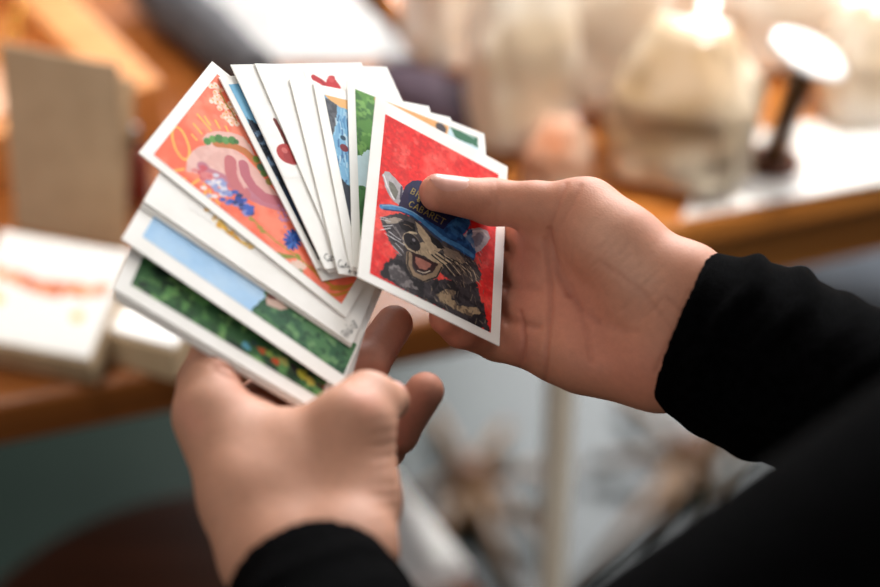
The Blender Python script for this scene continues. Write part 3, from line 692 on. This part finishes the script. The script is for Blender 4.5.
# ---- the rest of the body hidden under the sweater, then everything in one mesh
SB = SDF((-60, -330, 330), (420, 380, 1000), 8.0)
d = SB.new()
mid = (shoulderL + shoulderR) / 2 + np.array([55, 10, 0]); DOWN = np.array([0, math.cos(PITCH), math.sin(PITCH)])
body_pts = [(axL + dirL * 30, 15, elbowL, 28), (elbowL, 32, shoulderL, 42), (axR + dirR * 40, 15, elbowR, 30), (elbowR, 34, shoulderR, 42), (shoulderL, 44, shoulderR, 44), (mid, 80, mid + DOWN * 420, 95)]
for a_, ra, b_, rb in body_pts: SB.cone(d, a_, ra, b_, rb, 20)
V3, F3 = SB.mesh(d, 1)
C3 = np.tile(lin((212, 168, 142)), (len(V3), 1))
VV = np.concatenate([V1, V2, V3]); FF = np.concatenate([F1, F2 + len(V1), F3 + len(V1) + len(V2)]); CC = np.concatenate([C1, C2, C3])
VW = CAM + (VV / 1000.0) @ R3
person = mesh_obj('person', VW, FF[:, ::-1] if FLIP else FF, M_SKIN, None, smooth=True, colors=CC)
tag(person, 'person in a black sweater holding a fan of painted cards in both hands', 'person')

nail(thumb[3], thumb[2], (0.05, -0.80, -0.60), 6.95, 15.5, 6.6, person)
nail(finl[0][0][-1], finl[0][0][-2], (0.62, 0.1, 0.78), 7.1, 11, 6.0, person)
nail(finl[1][0][-1], finl[1][0][-2], (0.62, 0.1, 0.78), 6.9, 11, 6.0, person)
nail(tl[3], tl[2], (0.25, -0.95, 0.12), 7.0, 11.5, 6.4, person)
for p, r in fin: nail(p[-1], p[-2], (0, 0, 1), r[-1], 11, r[-1] * .8, person)

# ---- black sweater
M_KNIT = material('black_knit', (2, 2, 2), (6, 6, 7), scale=260, rough=0.95, bump=0.5, bscale=1400, spec=0.02)
SS = SDF((-90, -330, 310), (420, 380, 1000), 4.0)
def sweater(S_, parts):
    d = S_.new()
    for a_, ra, b_, rb, kk in parts: S_.cone(d, a_, ra, b_, rb, kk)
    return d
cufR = J(680, 327, 760); dcR = np.array([.93, .375, -.18]); dcR /= np.linalg.norm(dcR)
cufL = J(309, 585, 655); dcL = dirL
sweater_parts = [(cufR, 30, cufR + dcR * 30, 32.5, 6), (cufR + dcR * 30, 32.0, elbowR, 40, 10), (elbowR, 44, shoulderR, 58, 12),
                 (cufL, 26.8, elbowL, 46, 6), (elbowL, 52, shoulderL, 62, 12), (shoulderL, 60, shoulderR, 62, 30), (mid, 100, mid + DOWN * 430, 118, 30)]
def trim(S_, d):
    X = S_.ax[0][:, None, None]; Y = S_.ax[1][None, :, None]; Z = S_.ax[2][None, None, :]
    for c_, n_, ex in ((cufR, dcR, 1), (cufL, dcL, 1)):
        near = ((X - c_[0]) ** 2 + (Y - c_[1]) ** 2 + (Z - c_[2]) ** 2) < 60 ** 2
        pl = -((X - c_[0]) * n_[0] + (Y - c_[1]) * n_[1] + (Z - c_[2]) * n_[2])
        d = np.where(near, smax(d, pl, 2.0), d)
    hol = S_.new()
    S_.cone(hol, cufR - dcR * 20, 26.5, cufR + dcR * 22, 27.5); S_.cone(hol, cufL - dcL * 20, 24.5, cufL + dcL * 20, 25.5)
    return smax(d, -hol, 1.0)
VS = []; FS = []
# fine pieces for the two sleeves that show, a coarser one for the rest; they overlap inside the cloth
def folds(V, N, axis_pts, amp):
    out = V.copy()
    for (a_, b_) in axis_pts:
        ab = b_ - a_; L = np.linalg.norm(ab); u = ab / L
        t = (V - a_) @ u; rad = V - a_ - t[:, None] * u; rr = np.linalg.norm(rad, axis=1)
        o1 = np.cross(u, [0.3, .8, .5]); o1 /= np.linalg.norm(o1); o2 = np.cross(u, o1); ph = np.arctan2(rad @ o2, rad @ o1)
        w = np.clip((t - 6) / 12, 0, 1) * np.clip((L + 20 - t) / 30, 0, 1) * (rr < 75)
        s = t + 5 * np.sin(ph * 2 + t * .03) + 3 * np.sin(ph * 3 + 1)
        f_ = .35 + np.maximum(np.sin(s * .36 + .8 * np.sin(ph)), -.35) * (0.55 + .45 * np.sin(ph + s * .05))
        out = out + N * (amp * f_ * w)[:, None]
    return out
for lo, hi, st, keep in (((60, -60, 690), (215, 110, 790), 1.6, 0), ((-90, 30, 560), (30, 190, 690), 1.6, 1), ((-90, -330, 310), (420, 380, 1000), 5.0, 2)):
    Sx = SDF(lo, hi, st)
    dd = sweater(Sx, sweater_parts) if keep == 2 else sweater(Sx, [q for i, q in enumerate(sweater_parts) if (i in (0, 1) if keep == 0 else i == 3)])
    if keep == 2:      # leave the cuffs to the fine pieces
        X = Sx.ax[0][:, None, None]; Y = Sx.ax[1][None, :, None]; Z = Sx.ax[2][None, None, :]
        dd = sweater(Sx, [(cufR + dcR * 45, 30, elbowR, 44, 10), sweater_parts[2], (cufL + dcL * 40, 30, elbowL, 45, 6)] + sweater_parts[4:])
    else: dd = trim(Sx, dd)
    v, fc = Sx.mesh(dd, 2)
    n_ = normals(v, fc)
    if keep == 0: v = folds(v, n_, [(cufR, elbowR)], 2.2)
    if keep == 1: v = folds(v, n_, [(cufL, elbowL)], 1.0)
    FS.append(fc + sum(len(q) for q in VS)); VS.append(v)
VS = np.concatenate(VS); FS = np.concatenate(FS)
sw = mesh_obj('sweater', CAM + (VS / 1000.0) @ R3, FS[:, ::-1] if FLIP else FS, M_KNIT, person, smooth=True)
sw['label'] = 'black knitted long-sleeved sweater'
# ------------------------------------------------------------------ the room behind: floor, tables and what lies on them
M_FLOOR = material('polished_floor', (25, 36, 30), (34, 46, 39), scale=3, rough=0.8, spec=0.02, coat=.4)
M_FLOOR.node_tree.nodes['Principled BSDF'].inputs['Coat Roughness'].default_value = .28
M_WALL = material('cream_wall', (84, 78, 72), (94, 88, 80), scale=4, rough=.85)
M_FRAME = material('white_window_frame', (236, 234, 230), (244, 243, 240), scale=8, rough=.4)
M_GLASS = material('window_glass', (240, 246, 250), rough=.02, trans=1.0)
def plain(name, c, s_, mat):
    bm = bmesh.new(); add_box(bm, c, s_); return tag(bm_obj(name, bm, mat), None, None, kind='structure')
plain('floor', (0.2, 1.5, -0.02), (6.2, 7.2, .04), M_FLOOR)
WX0, WX1, WY0, WY1, WH = -2.8, 3.2, -2.0, 5.0, 4.3
plain('wall_left', (WX0 - .05, 1.5, WH / 2), (.1, 7.2, WH), M_WALL); plain('wall_front', (.2, WY0 - .05, WH / 2), (6.0, .1, WH), M_WALL)
def wall_with_window(name, wname, axis, pos, a0, a1, w0, w1, z0, z1):
    bm = bmesh.new()
    def bx(u0, u1, h0, h1, th=.1, off=.05):
        c = ((u0 + u1) / 2, (h0 + h1) / 2); sz = (u1 - u0, h1 - h0)
        if axis == 'x': add_box(bm, (pos + off, c[0], c[1]), (th, sz[0], sz[1]))
        else: add_box(bm, (c[0], pos + off, c[1]), (sz[0], th, sz[1]))
    bx(a0, w0, 0, WH); bx(w1, a1, 0, WH); bx(w0, w1, 0, z0); bx(w0, w1, z1, WH); tag(bm_obj(name, bm, M_WALL), None, None, kind='structure')
    bm = bmesh.new()
    bx(w0, w1, z0, z0 + .06, .07); bx(w0, w1, z1 - .06, z1, .07); bx(w0, w0 + .06, z0 + .06, z1 - .06, .07); bx(w1 - .06, w1, z0 + .06, z1 - .06, .07); m_ = (w0 + w1) / 2; bx(m_ - .025, m_ + .025, z0 + .06, z1 - .06, .07)
    f_ = tag(bm_obj(wname, bm, M_FRAME), None, None, kind='structure')
    bm = bmesh.new(); bx(w0 + .06, m_ - .025, z0 + .06, z1 - .06, .006); bx(m_ + .025, w1 - .06, z0 + .06, z1 - .06, .006); bm_obj('pane', bm, M_GLASS, f_)
wall_with_window('wall_back', 'window_1', 'y', WY1, WX0, WX1, -.1, 2.6, 1.5, 4.1)
wall_with_window('wall_right', 'window_2', 'x', WX1, WY0, WY1 + .1, .9, 3.2, 1.2, 3.4)

def wood(name, c1, c2, rough=0.35, s=(1, 12, 12), coat=0.2): return material(name, c1, c2, scale=6, rough=rough, stretch=s, bump=0.08, bscale=30, coat=coat, contrast=(.3, .7))
M_WOOD1 = wood('dark_table_wood', (112, 62, 24), (150, 88, 38))
M_WOOD2 = wood('orange_table_wood', (176, 104, 42), (204, 132, 62), rough=.3, coat=1.0)
M_CRATE = wood('crate_wood', (186, 118, 58), (206, 140, 78), rough=.5, coat=0)
M_STOOLW = wood('stool_wood', (84, 44, 26), (112, 62, 38), rough=.5, coat=0)
TH = 0.75
M_LEG = material('pale_brown_metal', (206, 194, 178), (216, 206, 190), scale=20, rough=.6)
def slab(bm, quad, z0, z1):
    """a flat board between two heights from four corner points"""
    a = [bm.verts.new((q[0], q[1], z1)) for q in quad]; b = [bm.verts.new((q[0], q[1], z0)) for q in quad]
    bm.faces.new(a); bm.faces.new(b[::-1])
    for i in range(4): bm.faces.new((a[i], b[i], b[(i + 1) % 4], a[(i + 1) % 4]))
def table(name, fl_, fr_, depth, mat, label, th=0.028, group=None, leg=.05, inset=.07, legmat=None, iy=None):
    """rectangular table from the ends of its front edge"""
    fl_ = np.array(fl_[:2]); fr_ = np.array(fr_[:2]); d = fr_ - fl_; L = np.linalg.norm(d); d /= L; n = np.array([-d[1], d[0]])
    o = empty(name, (fl_[0], fl_[1], 0), math.atan2(d[1], d[0])); tag(o, label, 'table', group)
    bm = bmesh.new(); add_box(bm, (L / 2, depth / 2, TH - th / 2), (L, depth, th), bevel=.004); bm_obj('tabletop', bm, mat, o)
    bm = bmesh.new()
    iy = iy or inset
    for y in (iy, depth - iy): add_box(bm, (L / 2, y, TH - th - .02), (L - 2 * inset - leg, .02, .04))
    for x in (inset, L - inset): add_box(bm, (x, depth / 2, TH - th - .02), (.02, depth - 2 * iy - leg, .04))
    bm_obj('apron', bm, mat, o)
    for x in (inset, L - inset):
        for y in (iy, depth - iy):
            bm = bmesh.new(); add_box(bm, (x, y, (TH - th) / 2), (leg, leg, TH - th), bevel=.003); bm_obj('leg', bm, legmat or mat, o)
    return o
pa, pb = at(0, 404, TH), at(530, 301, TH)
dA = (pb - pa) / np.linalg.norm(pb - pa)
table('wooden_table', pa - dA * 1.15, pb, .95, M_WOOD1, 'dark brown wooden table at left with boxed cards near its front edge', th=.03, inset=.05, iy=.30)
pc, pd = at(600, 240, TH), at(880, 182, TH)
dB = (pd - pc) / np.linalg.norm(pd - pc)
tB0 = pc - dB * .02; tB1 = pd + dB * .55
table('wooden_table', tB0 - dB * .012, tB1, .75, M_WOOD2, 'orange wooden table at right, shining with window light', th=.022, leg=.016, inset=.02, legmat=M_LEG)

def frame_at(p, rz, tilt=0.0):
    return Matrix.Translation(Vector(p)) @ Matrix.Rotation(rz, 4, 'Z') @ Matrix.Rotation(tilt, 4, 'X')

# boxes of note cards on the left table
M_BEIGE = material('beige_box_card', (184, 156, 122), (196, 170, 136), scale=40, rough=.7)
M_WHITEC = material('white_card', (244, 242, 240), (250, 249, 247), scale=40, rough=.5)
M_PRINT = color_material('garland_print', rough=.5)
M_KRAFT = material('kraft_board', (166, 142, 114), (176, 152, 124), scale=50, rough=.8)
def cardbox(p, rz, w_, d_, h_, label, garland=True, tilt=0.0):
    o = empty('card_box', M=frame_at(p, rz, tilt)); tag(o, label, 'box', 'boxes of note cards on the left table')
    bm = bmesh.new(); add_box(bm, (0, 0, h_ / 2), (w_, d_, h_), bevel=.0015); bm_obj('box_base', bm, M_BEIGE, o)
    bm = bmesh.new(); add_box(bm, (0, 0.001, h_ + .0012), (w_ - .002, d_ - .002, .0024), bevel=.0006); cvr = bm_obj('cover_card', bm, M_WHITEC, o); cvr['label'] = 'white cover card'
    if garland:
        nx, ny = 90, 110; X, Y = np.meshgrid(np.linspace(-w_ / 2 + .004, w_ / 2 - .004, nx), np.linspace(-d_ / 2 + .004, d_ / 2 - .004, ny))
        C = np.tile(np.array((248, 246, 243.)), (ny, nx, 1)); r = random.Random(5)
        for i in range(46):
            t = i / 45; gx = -w_ * .42 + w_ * .84 * t; gy = d_ * .16 - d_ * .10 * math.sin(math.pi * t) ** .7 + r.gauss(0, .0012)
            m = (np.hypot(X - gx, Y - gy) < r.uniform(.002, .0042))[..., None]; C = np.where(m, np.array(r.choice([(226, 140, 92), (240, 172, 134), (216, 112, 70), (236, 190, 150)])), C)
        for gx, gy in ((-.3, -.12), (.3, -.14), (-.36, -.1)):
            m = (np.hypot(X - gx * w_, Y - gy * d_) < .0035)[..., None]; C = np.where(m, np.array((222, 206, 130)), C)
        i = np.arange(nx * ny).reshape(ny, nx)
        Fc = np.stack([i[:-1, :-1].ravel(), i[:-1, 1:].ravel(), i[1:, 1:].ravel(), i[1:, :-1].ravel()], 1)
        pr = mesh_obj('floral_print', np.stack([X.ravel(), Y.ravel(), np.full(X.size, h_ + .0026)], 1), Fc, M_PRINT, cvr, colors=lin(C).reshape(-1, 3)); pr['label'] = 'orange garland print'
    return o
hb = .022
pA = at(52, 280, TH + hb + .012); rzA = math.radians(-16); tA = math.radians(20)
cardbox((pA[0], pA[1] - .006, TH + .036 * math.sin(tA)), rzA, .078, .070, hb, 'beige card box with orange garland on its white cover, at left table edge', tilt=tA)
pB = at(148, 296, TH + hb); cardbox((pB[0], pB[1] - .004, TH), math.radians(-22), .068, .066, hb, 'plain white-topped beige card box partly behind the held cards', garland=False)

# kraft panel standing behind the first box
o = empty('kraft_card', M=frame_at((at(72, 240, TH)[0], at(72, 240, TH)[1], TH), math.radians(-19), math.radians(-6))); tag(o, 'grey-brown kraft board standing upright behind the garland card box', 'card')
bm = bmesh.new(); add_box(bm, (0, 0, .060), (.073, .0022, .120), bevel=.0008); bm_obj('front_panel', bm, M_KRAFT, o)
bm = bmesh.new(); add_box(bm, (0, .014, .05), (.066, .0022, .10), M=Matrix.Rotation(math.radians(-14), 4, 'X'), bevel=.0008); bm_obj('back_panel', bm, M_KRAFT, o)
# little red bottle beside it
pr_ = at(136, 196, TH)
o = empty('small_bottle', (pr_[0], pr_[1], TH)); tag(o, 'small dark red bottle between the kraft board and the held cards', 'bottle')
bm = bmesh.new(); add_lathe(bm, [(.009, 0), (.010, .002), (.010, .028), (.005, .034), (.005, .038)], seg=24); bm_obj('body', bm, material('dark_red_glass', (96, 22, 20), (120, 34, 28), rough=.3), o, True)
bm = bmesh.new(); add_lathe(bm, [(.006, .038), (.006, .048), (.005, .049)], seg=24); bm_obj('cap', bm, material('black_cap', (34, 26, 24), rough=.4), o, True)

# wooden crate with pink cards
corner = at(168, 136, TH); 
o = empty('wooden_crate', (corner[0], corner[1], TH), math.radians(33)); tag(o, 'open orange-brown wooden crate at the back of the left table', 'crate')
L1, L2, HC, tw = .30, .26, .040, .016
def wall(c, s, nm='side_board'):
    bm = bmesh.new(); add_box(bm, c, s, bevel=.002); bm_obj(nm, bm, M_CRATE, o)
wall((-L1 / 2, tw / 2, HC / 2), (L1, tw, HC)); wall((-L1 / 2, L2 - tw / 2, HC / 2), (L1, tw, HC))
wall((-tw, L2 / 2, HC / 2), (tw * 2, L2 - 2 * tw, HC)); wall((-L1 + tw / 2, L2 / 2, HC / 2), (tw, L2 - 2 * tw, HC))
wall((-L1 / 2, L2 / 2, .004), (L1 - 2 * tw, L2 - 2 * tw, .008), 'base_board')
M_PINK = material('pink_paper', (226, 170, 136), (236, 190, 158), scale=30, rough=.7)
Rz = Matrix.Rotation(math.radians(33), 4, 'Z')
for i, (x, y, r_) in enumerate(((-.10, .07, .2), (-.17, .07, -.1), (-.11, .15, .15), (-.2, .15, .0))):
    q = Rz @ Vector((x, y, 0)); bm = bmesh.new(); add_box(bm, (0, 0, .008), (.066, .05, .016), bevel=.001)
    c_ = bm_obj('pink_envelope_bundle', bm, M_PINK); c_.location = (corner[0] + q.x, corner[1] + q.y, TH + .0082); c_.rotation_euler = (0, 0, math.radians(33) + r_)
    tag(c_, ('bundle of pink envelopes in the near right corner of the crate', 'bundle of pink envelopes in the near left part of the crate', 'bundle of pink envelopes at the far right of the crate', 'bundle of pink envelopes at the far left of the crate')[i], 'envelopes', 'pink envelopes in the crate')
M_GOLD = material('brass', (212, 170, 84), (230, 190, 100), rough=.18, metal=1.0)
for i, (px, py, rr) in enumerate(((9, 64, .0065), (14, 30, .005), (22, 12, .006))):
    p = at(px, py, TH + .03); bm = bmesh.new(); bmesh.ops.create_uvsphere(bm, u_segments=24, v_segments=16, radius=rr)
    bmesh.ops.create_cone(bm, cap_ends=True, segments=16, radius1=rr * .5, radius2=rr * .3, depth=rr * .7, matrix=Matrix.Translation((0, 0, rr)))
    g_ = bm_obj('brass_bell', bm, M_GOLD, None, True); g_.location = (p[0], p[1], TH + .0245 + rr)
    tag(g_, ('gleaming brass bell nearest the kraft board', 'small brass bell in the middle of three', 'brass bell farthest back at the top left')[i], 'bell', 'brass bells in the crate')

# dark strap, white sheet, dark pouch behind the cards
M_DARK = material('charcoal_cloth', (42, 42, 46), (58, 56, 60), scale=80, rough=.8)
M_PLUM = material('plum_cloth', (52, 40, 52), (74, 60, 74), scale=60, rough=.7)
def soft_roll(name, p0, p1, r0, mat, label, cat, seed):
    bm = bmesh.new(); p0 = Vector(p0); p1 = Vector(p1); n = 14; rr = random.Random(seed); pts = []; rad = []
    for i in range(n):
        t = i / (n - 1); pts.append(p0.lerp(p1, t) + Vector((rr.uniform(-.002, .002), rr.uniform(-.002, .002), 0))); rad.append(r0 * (math.sin(math.pi * min(max(t, .04), .96)) ** .25) * rr.uniform(.93, 1.07))
    add_tube(bm, pts, rad, 20)
    return tag(bm_obj(name, bm, mat, None, True), label, cat)
r0 = .020
soft_roll('cloth_pouch', at(140, -20, TH + r0) + [0, 0, .001], at(262, 78, TH + r0) + [0, 0, .001], r0, M_DARK, 'charcoal cloth roll lying beside the wooden crate', 'pouch', 1)
soft_roll('cloth_pouch', at(385, 78, TH + .017) + [0, 0, .001], at(500, 128, TH + .017) + [0, 0, .001], .017, M_PLUM, 'dark plum cloth roll behind the green leaf card', 'pouch', 2)
M_SHEET = material('white_sheet', (138, 136, 135), (150, 148, 147), scale=14, rough=.6)
q = [at(*p, TH) for p in ((182, -22), (330, -22), (418, 62), (262, 66))]
bm = bmesh.new(); slab(bm, q, TH + .0006, TH + .004); sh = bm_obj('paper_sheet', bm, M_SHEET); tag(sh, 'white paper sheet with a faint red mark lying behind the held cards', 'paper')
c_ = at(300, 24, TH); bm = bmesh.new()
for k_ in range(5): add_lathe(bm, [(.006, 0), (.006, .0004)], (c_[0] + .012 * math.cos(k_ * 1.257), c_[1] + .010 * math.sin(k_ * 1.257), TH + .0041), 16)
mk = bm_obj('printed_mark', bm, material('faded_red_print', (222, 170, 160), (232, 190, 180), rough=.6), sh); mk['label'] = 'faint red print'

# clear bags of cream goods on the orange table
def plastic(name, c1, c2):
    return material(name, c1, c2, scale=16, rough=.28, trans=.12, coat=.35, bump=.35, bscale=60, contrast=(.38, .62), detail=2)
def bag(p, w_, d_, h_, rz, label, mat, seed, lean=0.0):
    o = empty('plastic_bag', M=frame_at(p, rz, lean)); tag(o, label, 'bag', 'plastic bags of goods behind the cards')
    bm = bmesh.new(); nu, nv = 44, 26; r_ = np.random.default_rng(seed); fz = field(nv + 2, nu + 1, 6, seed)
    fz[:, -1] = fz[:, 0]; rings = []
    for j in range(nv):
        t = j / (nv - 1); prof = (min(t / .12, 1) ** .5) * (1 if t < .6 else 1 - .7 * ((t - .6) / .4) ** 1.3)
        ring = []
        for i in range(nu):
            a_ = 2 * math.pi * i / nu; ca, sa = math.cos(a_), math.sin(a_)
            e_ = 2.0 / 3.2; k_ = 1 + .22 * (fz[j, i] - .5) + .03 * math.sin(9 * a_ + 8 * t)
            x = math.copysign(abs(ca) ** e_, ca) * w_ / 2 * (.25 + .75 * prof if t > .6 else prof) * k_; y = math.copysign(abs(sa) ** e_, sa) * d_ / 2 * prof * k_
            ring.append(bm.verts.new((x, y, t * h_ * (1 + .06 * (fz[j, i] - .5)) if j else 0)))
        rings.append(ring)
    for a_, b_ in zip(rings[:-1], rings[1:]):
        for k_ in range(nu): bm.faces.new((a_[k_], a_[(k_ + 1) % nu], b_[(k_ + 1) % nu], b_[k_]))
    bm.faces.new(rings[0][::-1]); bm.faces.new(rings[-1])
    bm_obj('bag_body', bm, mat, o, True)
    bm = bmesh.new(); add_tube(bm, [(math.cos(t) * w_ * .14, math.sin(t) * d_ * .12, h_ * .92) for t in np.linspace(0, 2 * math.pi, 17)], .003, 8); bm_obj('tie', bm, mat, o, True)
    return o
B1 = plastic('clear_bag_of_cream', (214, 192, 164), (244, 236, 224)); B2 = plastic('clear_bag_of_white', (214, 196, 176), (244, 238, 230)); B3 = plastic('clear_bag_of_tan', (196, 164, 126), (238, 222, 198)); B4 = plastic('clear_bag_with_orange', (206, 132, 92), (230, 206, 184))
def on_table(px, py): p = at(px, py, TH); return (p[0], p[1], TH + .001)
bag(on_table(518, 148), .062, .055, .14, .3, 'cream bag standing right behind the plum cloth roll', B1, 3)
bag(on_table(556, 190), .040, .034, .05, -.2, 'small bag showing an orange item, above the right thumb', B4, 4)
bag(on_table(608, 112), .068, .056, .15, .1, 'tall whitish bag in the middle of the row', B2, 5)
bag(on_table(680, 178), .086, .066, .105, -.35, 'wide tan bag beside the slanted dark stem', B3, 6)
bag(on_table(462, 62), .075, .06, .13, .5, 'pale bag at the back left of the orange table', B2, 7)
bag(on_table(640, 40), .075, .055, .11, -.1, 'tan and white bag behind the tall whitish bag', B1, 8)
bag(on_table(776, 64), .08, .055, .10, .2, 'pale bag behind the round white disc', B2, 9)
bag(on_table(872, 112), .07, .06, .08, .1, 'cream bag at the far right of the orange table', B1, 10)
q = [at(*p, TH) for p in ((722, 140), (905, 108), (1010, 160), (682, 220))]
bm = bmesh.new(); slab(bm, q, TH + .0006, TH + .0022); tag(bm_obj('white_sheet', bm, M_WHITEC), 'white sheet added as window glare at the front right of the orange table', 'paper')  # added sheet stands in for window glare on the tabletop
# round white disc on a slanted stem
p0 = Vector(on_table(772, 166)); top = Vector(at(808, 56, TH + .10))
o = empty('display_stand', p0); tag(o, 'round white disc on a slanted dark wooden stem', 'stand')
bm = bmesh.new(); add_tube(bm, [(0, 0, .004), tuple((top - p0) * .5), tuple((top - p0))], [.0085, .0075, .007], 14); bm_obj('stem', bm, wood('dark_stem_wood', (78, 50, 24), (120, 78, 34), coat=0), o, True)
bm = bmesh.new(); add_lathe(bm, [(.016, 0), (.018, .002), (.016, .006), (.006, .010)], seg=28); bm_obj('foot', bm, M_STOOLW, o, True)
bm = bmesh.new(); add_lathe(bm, [(.020, -.003), (.0235, -.001), (.0235, .002), (.020, .004)], seg=40)
dk = bm_obj('disc', bm, material('glossy_white', (250, 250, 250), rough=.12), o, True); dk.location = top - p0; dk.rotation_euler = (math.radians(-2), math.radians(24), 0)

# brown stool with white booklets, below the left hand
SH = .46
sc_ = at(225, 692, SH)
o = empty('round_stool', (sc_[0], sc_[1], 0)); tag(o, 'dark brown round wooden stool with white booklets on it', 'stool')
bm = bmesh.new(); add_lathe(bm, [(.18, SH - .035), (.19, SH - .03), (.192, SH - .01), (.186, SH)], seg=64); bm_obj('seat', bm, M_STOOLW, o, True)
for a_ in (0.6, 2.17, 3.74, 5.31):
    bm = bmesh.new(); add_tube(bm, [(.12 * math.cos(a_), .12 * math.sin(a_), SH - .035), (.17 * math.cos(a_), .17 * math.sin(a_), 0)], [.018, .014], 14); bm_obj('leg', bm, M_STOOLW, o, True)
M_BOOK = material('white_booklet', (238, 240, 242), (246, 247, 248), scale=20, rough=.5)
for i, (px, py, z_, rz) in enumerate(((368, 532, SH + .0005, -1.02), (362, 520, SH + .0135, -1.06))):
    p = at(px, py, z_ + .012); bm = bmesh.new(); add_box(bm, (0, 0, .006), (.125, .085, .012), bevel=.001)
    b_ = bm_obj('booklet', bm, M_BOOK); b_.location = (p[0], p[1], z_); b_.rotation_euler = (0, 0, rz)
    tag(b_, ('white booklet lying on the stool, lower of two', 'white booklet on top of another beside the left wrist')[i], 'booklet', 'white booklets on the stool')

# star-shaped wooden frame on the floor
M_STAR = wood('frame_wood', (104, 72, 40), (132, 98, 62), rough=.5, coat=0)
M_HUB = wood('hub_wood', (96, 54, 18), (122, 74, 28), rough=.5, coat=0)
def star(hub, ends, label, r=.0075):
    h_ = at(*hub, .03); o = empty('spoked_base', (h_[0], h_[1], 0)); tag(o, label, 'base', 'spoked wooden bases on the floor')
    bm = bmesh.new(); add_lathe(bm, [(.020, 0), (.024, .006), (.020, .044), (.010, .054)], seg=28); bm_obj('hub', bm, M_HUB, o, True)
    for e in ends:
        q = at(*e, .02) - np.array([h_[0], h_[1], 0]); d_ = Vector(q); L_ = Vector((q[0], q[1], 0)).normalized()
        bm = bmesh.new(); add_tube(bm, [tuple(L_ * .02 + Vector((0, 0, .032))), (q[0] * .5, q[1] * .5, .026), (q[0], q[1], .0155)], [r * 1.3, r, r * .9], 12); bm_obj('spoke', bm, M_STAR, o, True)
star((690, 455), ((590, 462), (622, 392), (735, 398), (775, 440), (735, 520), (655, 540), (575, 592)), 'brown spoked wooden base on the floor, nearer the black sleeve')
star((468, 480), ((432, 410), (400, 500), (425, 570), (520, 600), (560, 545), (572, 466), (505, 425)), 'brown spoked wooden base on the floor, beside the white booklets')
# blue-grey cushion stool and white bin under the right table
o = empty('padded_stool', tuple(np.append(at(822, 256, .42)[:2], 0))); tag(o, 'blue-grey padded stool under the right table edge', 'stool')
bm = bmesh.new(); add_box(bm, (0, 0, .41), (.15, .15, .05), bevel=.018); bm_obj('cushion', bm, material('blue_grey_cloth', (124, 134, 148), (146, 156, 168), scale=40, rough=.8), o, True)
for x in (-.055, .055):
    for y in (-.055, .055):
        bm = bmesh.new(); add_tube(bm, [(x, y, .39), (x * 1.1, y * 1.1, 0)], [.007, .006], 12); bm_obj('leg', bm, M_LEG, o, True)
pw = at(1010, 222, .40)
o = empty('white_bin', (pw[0], pw[1], 0)); tag(o, 'white round bin at the right edge below the orange table', 'bin')
bm = bmesh.new(); add_lathe(bm, [(.07, 0), (.085, .02), (.10, .36), (.103, .37)], seg=40); bm_obj('body', bm, material('white_enamel', (236, 240, 244), rough=.25), o, True)
bm = bmesh.new(); add_lathe(bm, [(.106, .371), (.106, .385), (.08, .402), (.02, .408)], seg=40); bm_obj('lid', bm, material('white_lid', (240, 243, 246), rough=.2), o, True)

# ------------------------------------------------------------------ light
w = bpy.data.worlds.new('world'); scene.world = w; w.use_nodes = True
w.node_tree.nodes['Background'].inputs[0].default_value = (0.90, 0.93, 1.0, 1); w.node_tree.nodes['Background'].inputs[1].default_value = 0.40
def area(name, loc, rot, sx, sy, power, color):
    l = bpy.data.lights.new(name, 'AREA'); l.shape = 'RECTANGLE'; l.size = sx; l.size_y = sy; l.energy = power; l.color = color
    o = bpy.data.objects.new(name, l); col.objects.link(o); o.location = loc; o.rotation_euler = rot; return o
# daylight just inside the two windows, and an added warm fill above the tables
area('window_light_right', (3.05, 2.05, 2.3), (math.radians(90), 0, math.radians(90)), 2.1, 2.0, 70, (1.0, 0.97, 0.93))
area('window_light_back', (1.25, 4.9, 2.8), (math.radians(-90), 0, 0), 2.6, 2.4, 520, (0.97, 0.98, 1.0))
area('top_fill_light', (0.1, 2.1, 3.3), (0, 0, 0), 1.2, .6, 22, (1.0, 0.88, 0.72))
def spot(name, loc, target, power, angle, color):
    l = bpy.data.lights.new(name, 'SPOT'); l.energy = power; l.spot_size = math.radians(angle); l.spot_blend = .35; l.shadow_soft_size = .12; l.color = color
    o = bpy.data.objects.new(name, l); col.objects.link(o); o.location = loc; o.rotation_euler = (Vector(target) - Vector(loc)).to_track_quat('-Z', 'Y').to_euler(); return o
# added spots without fixtures, brightening the two tables
spot('added_table_spot', (.55, .55, 3.2), (.27, 1.32, .78), 380, 23, (1.0, .95, .88))
spot('added_table_spot', (-.55, .55, 3.2), (-.36, 1.20, .76), 200, 20, (1.0, .93, .84))
area('fill_light_behind', (-1.5, -1.3, 2.4), (math.radians(62), 0, math.radians(-38)), 1.6, 1.2, 18, (1.0, .95, .9))  # added fill for surfaces facing the camera, not a lamp of the room
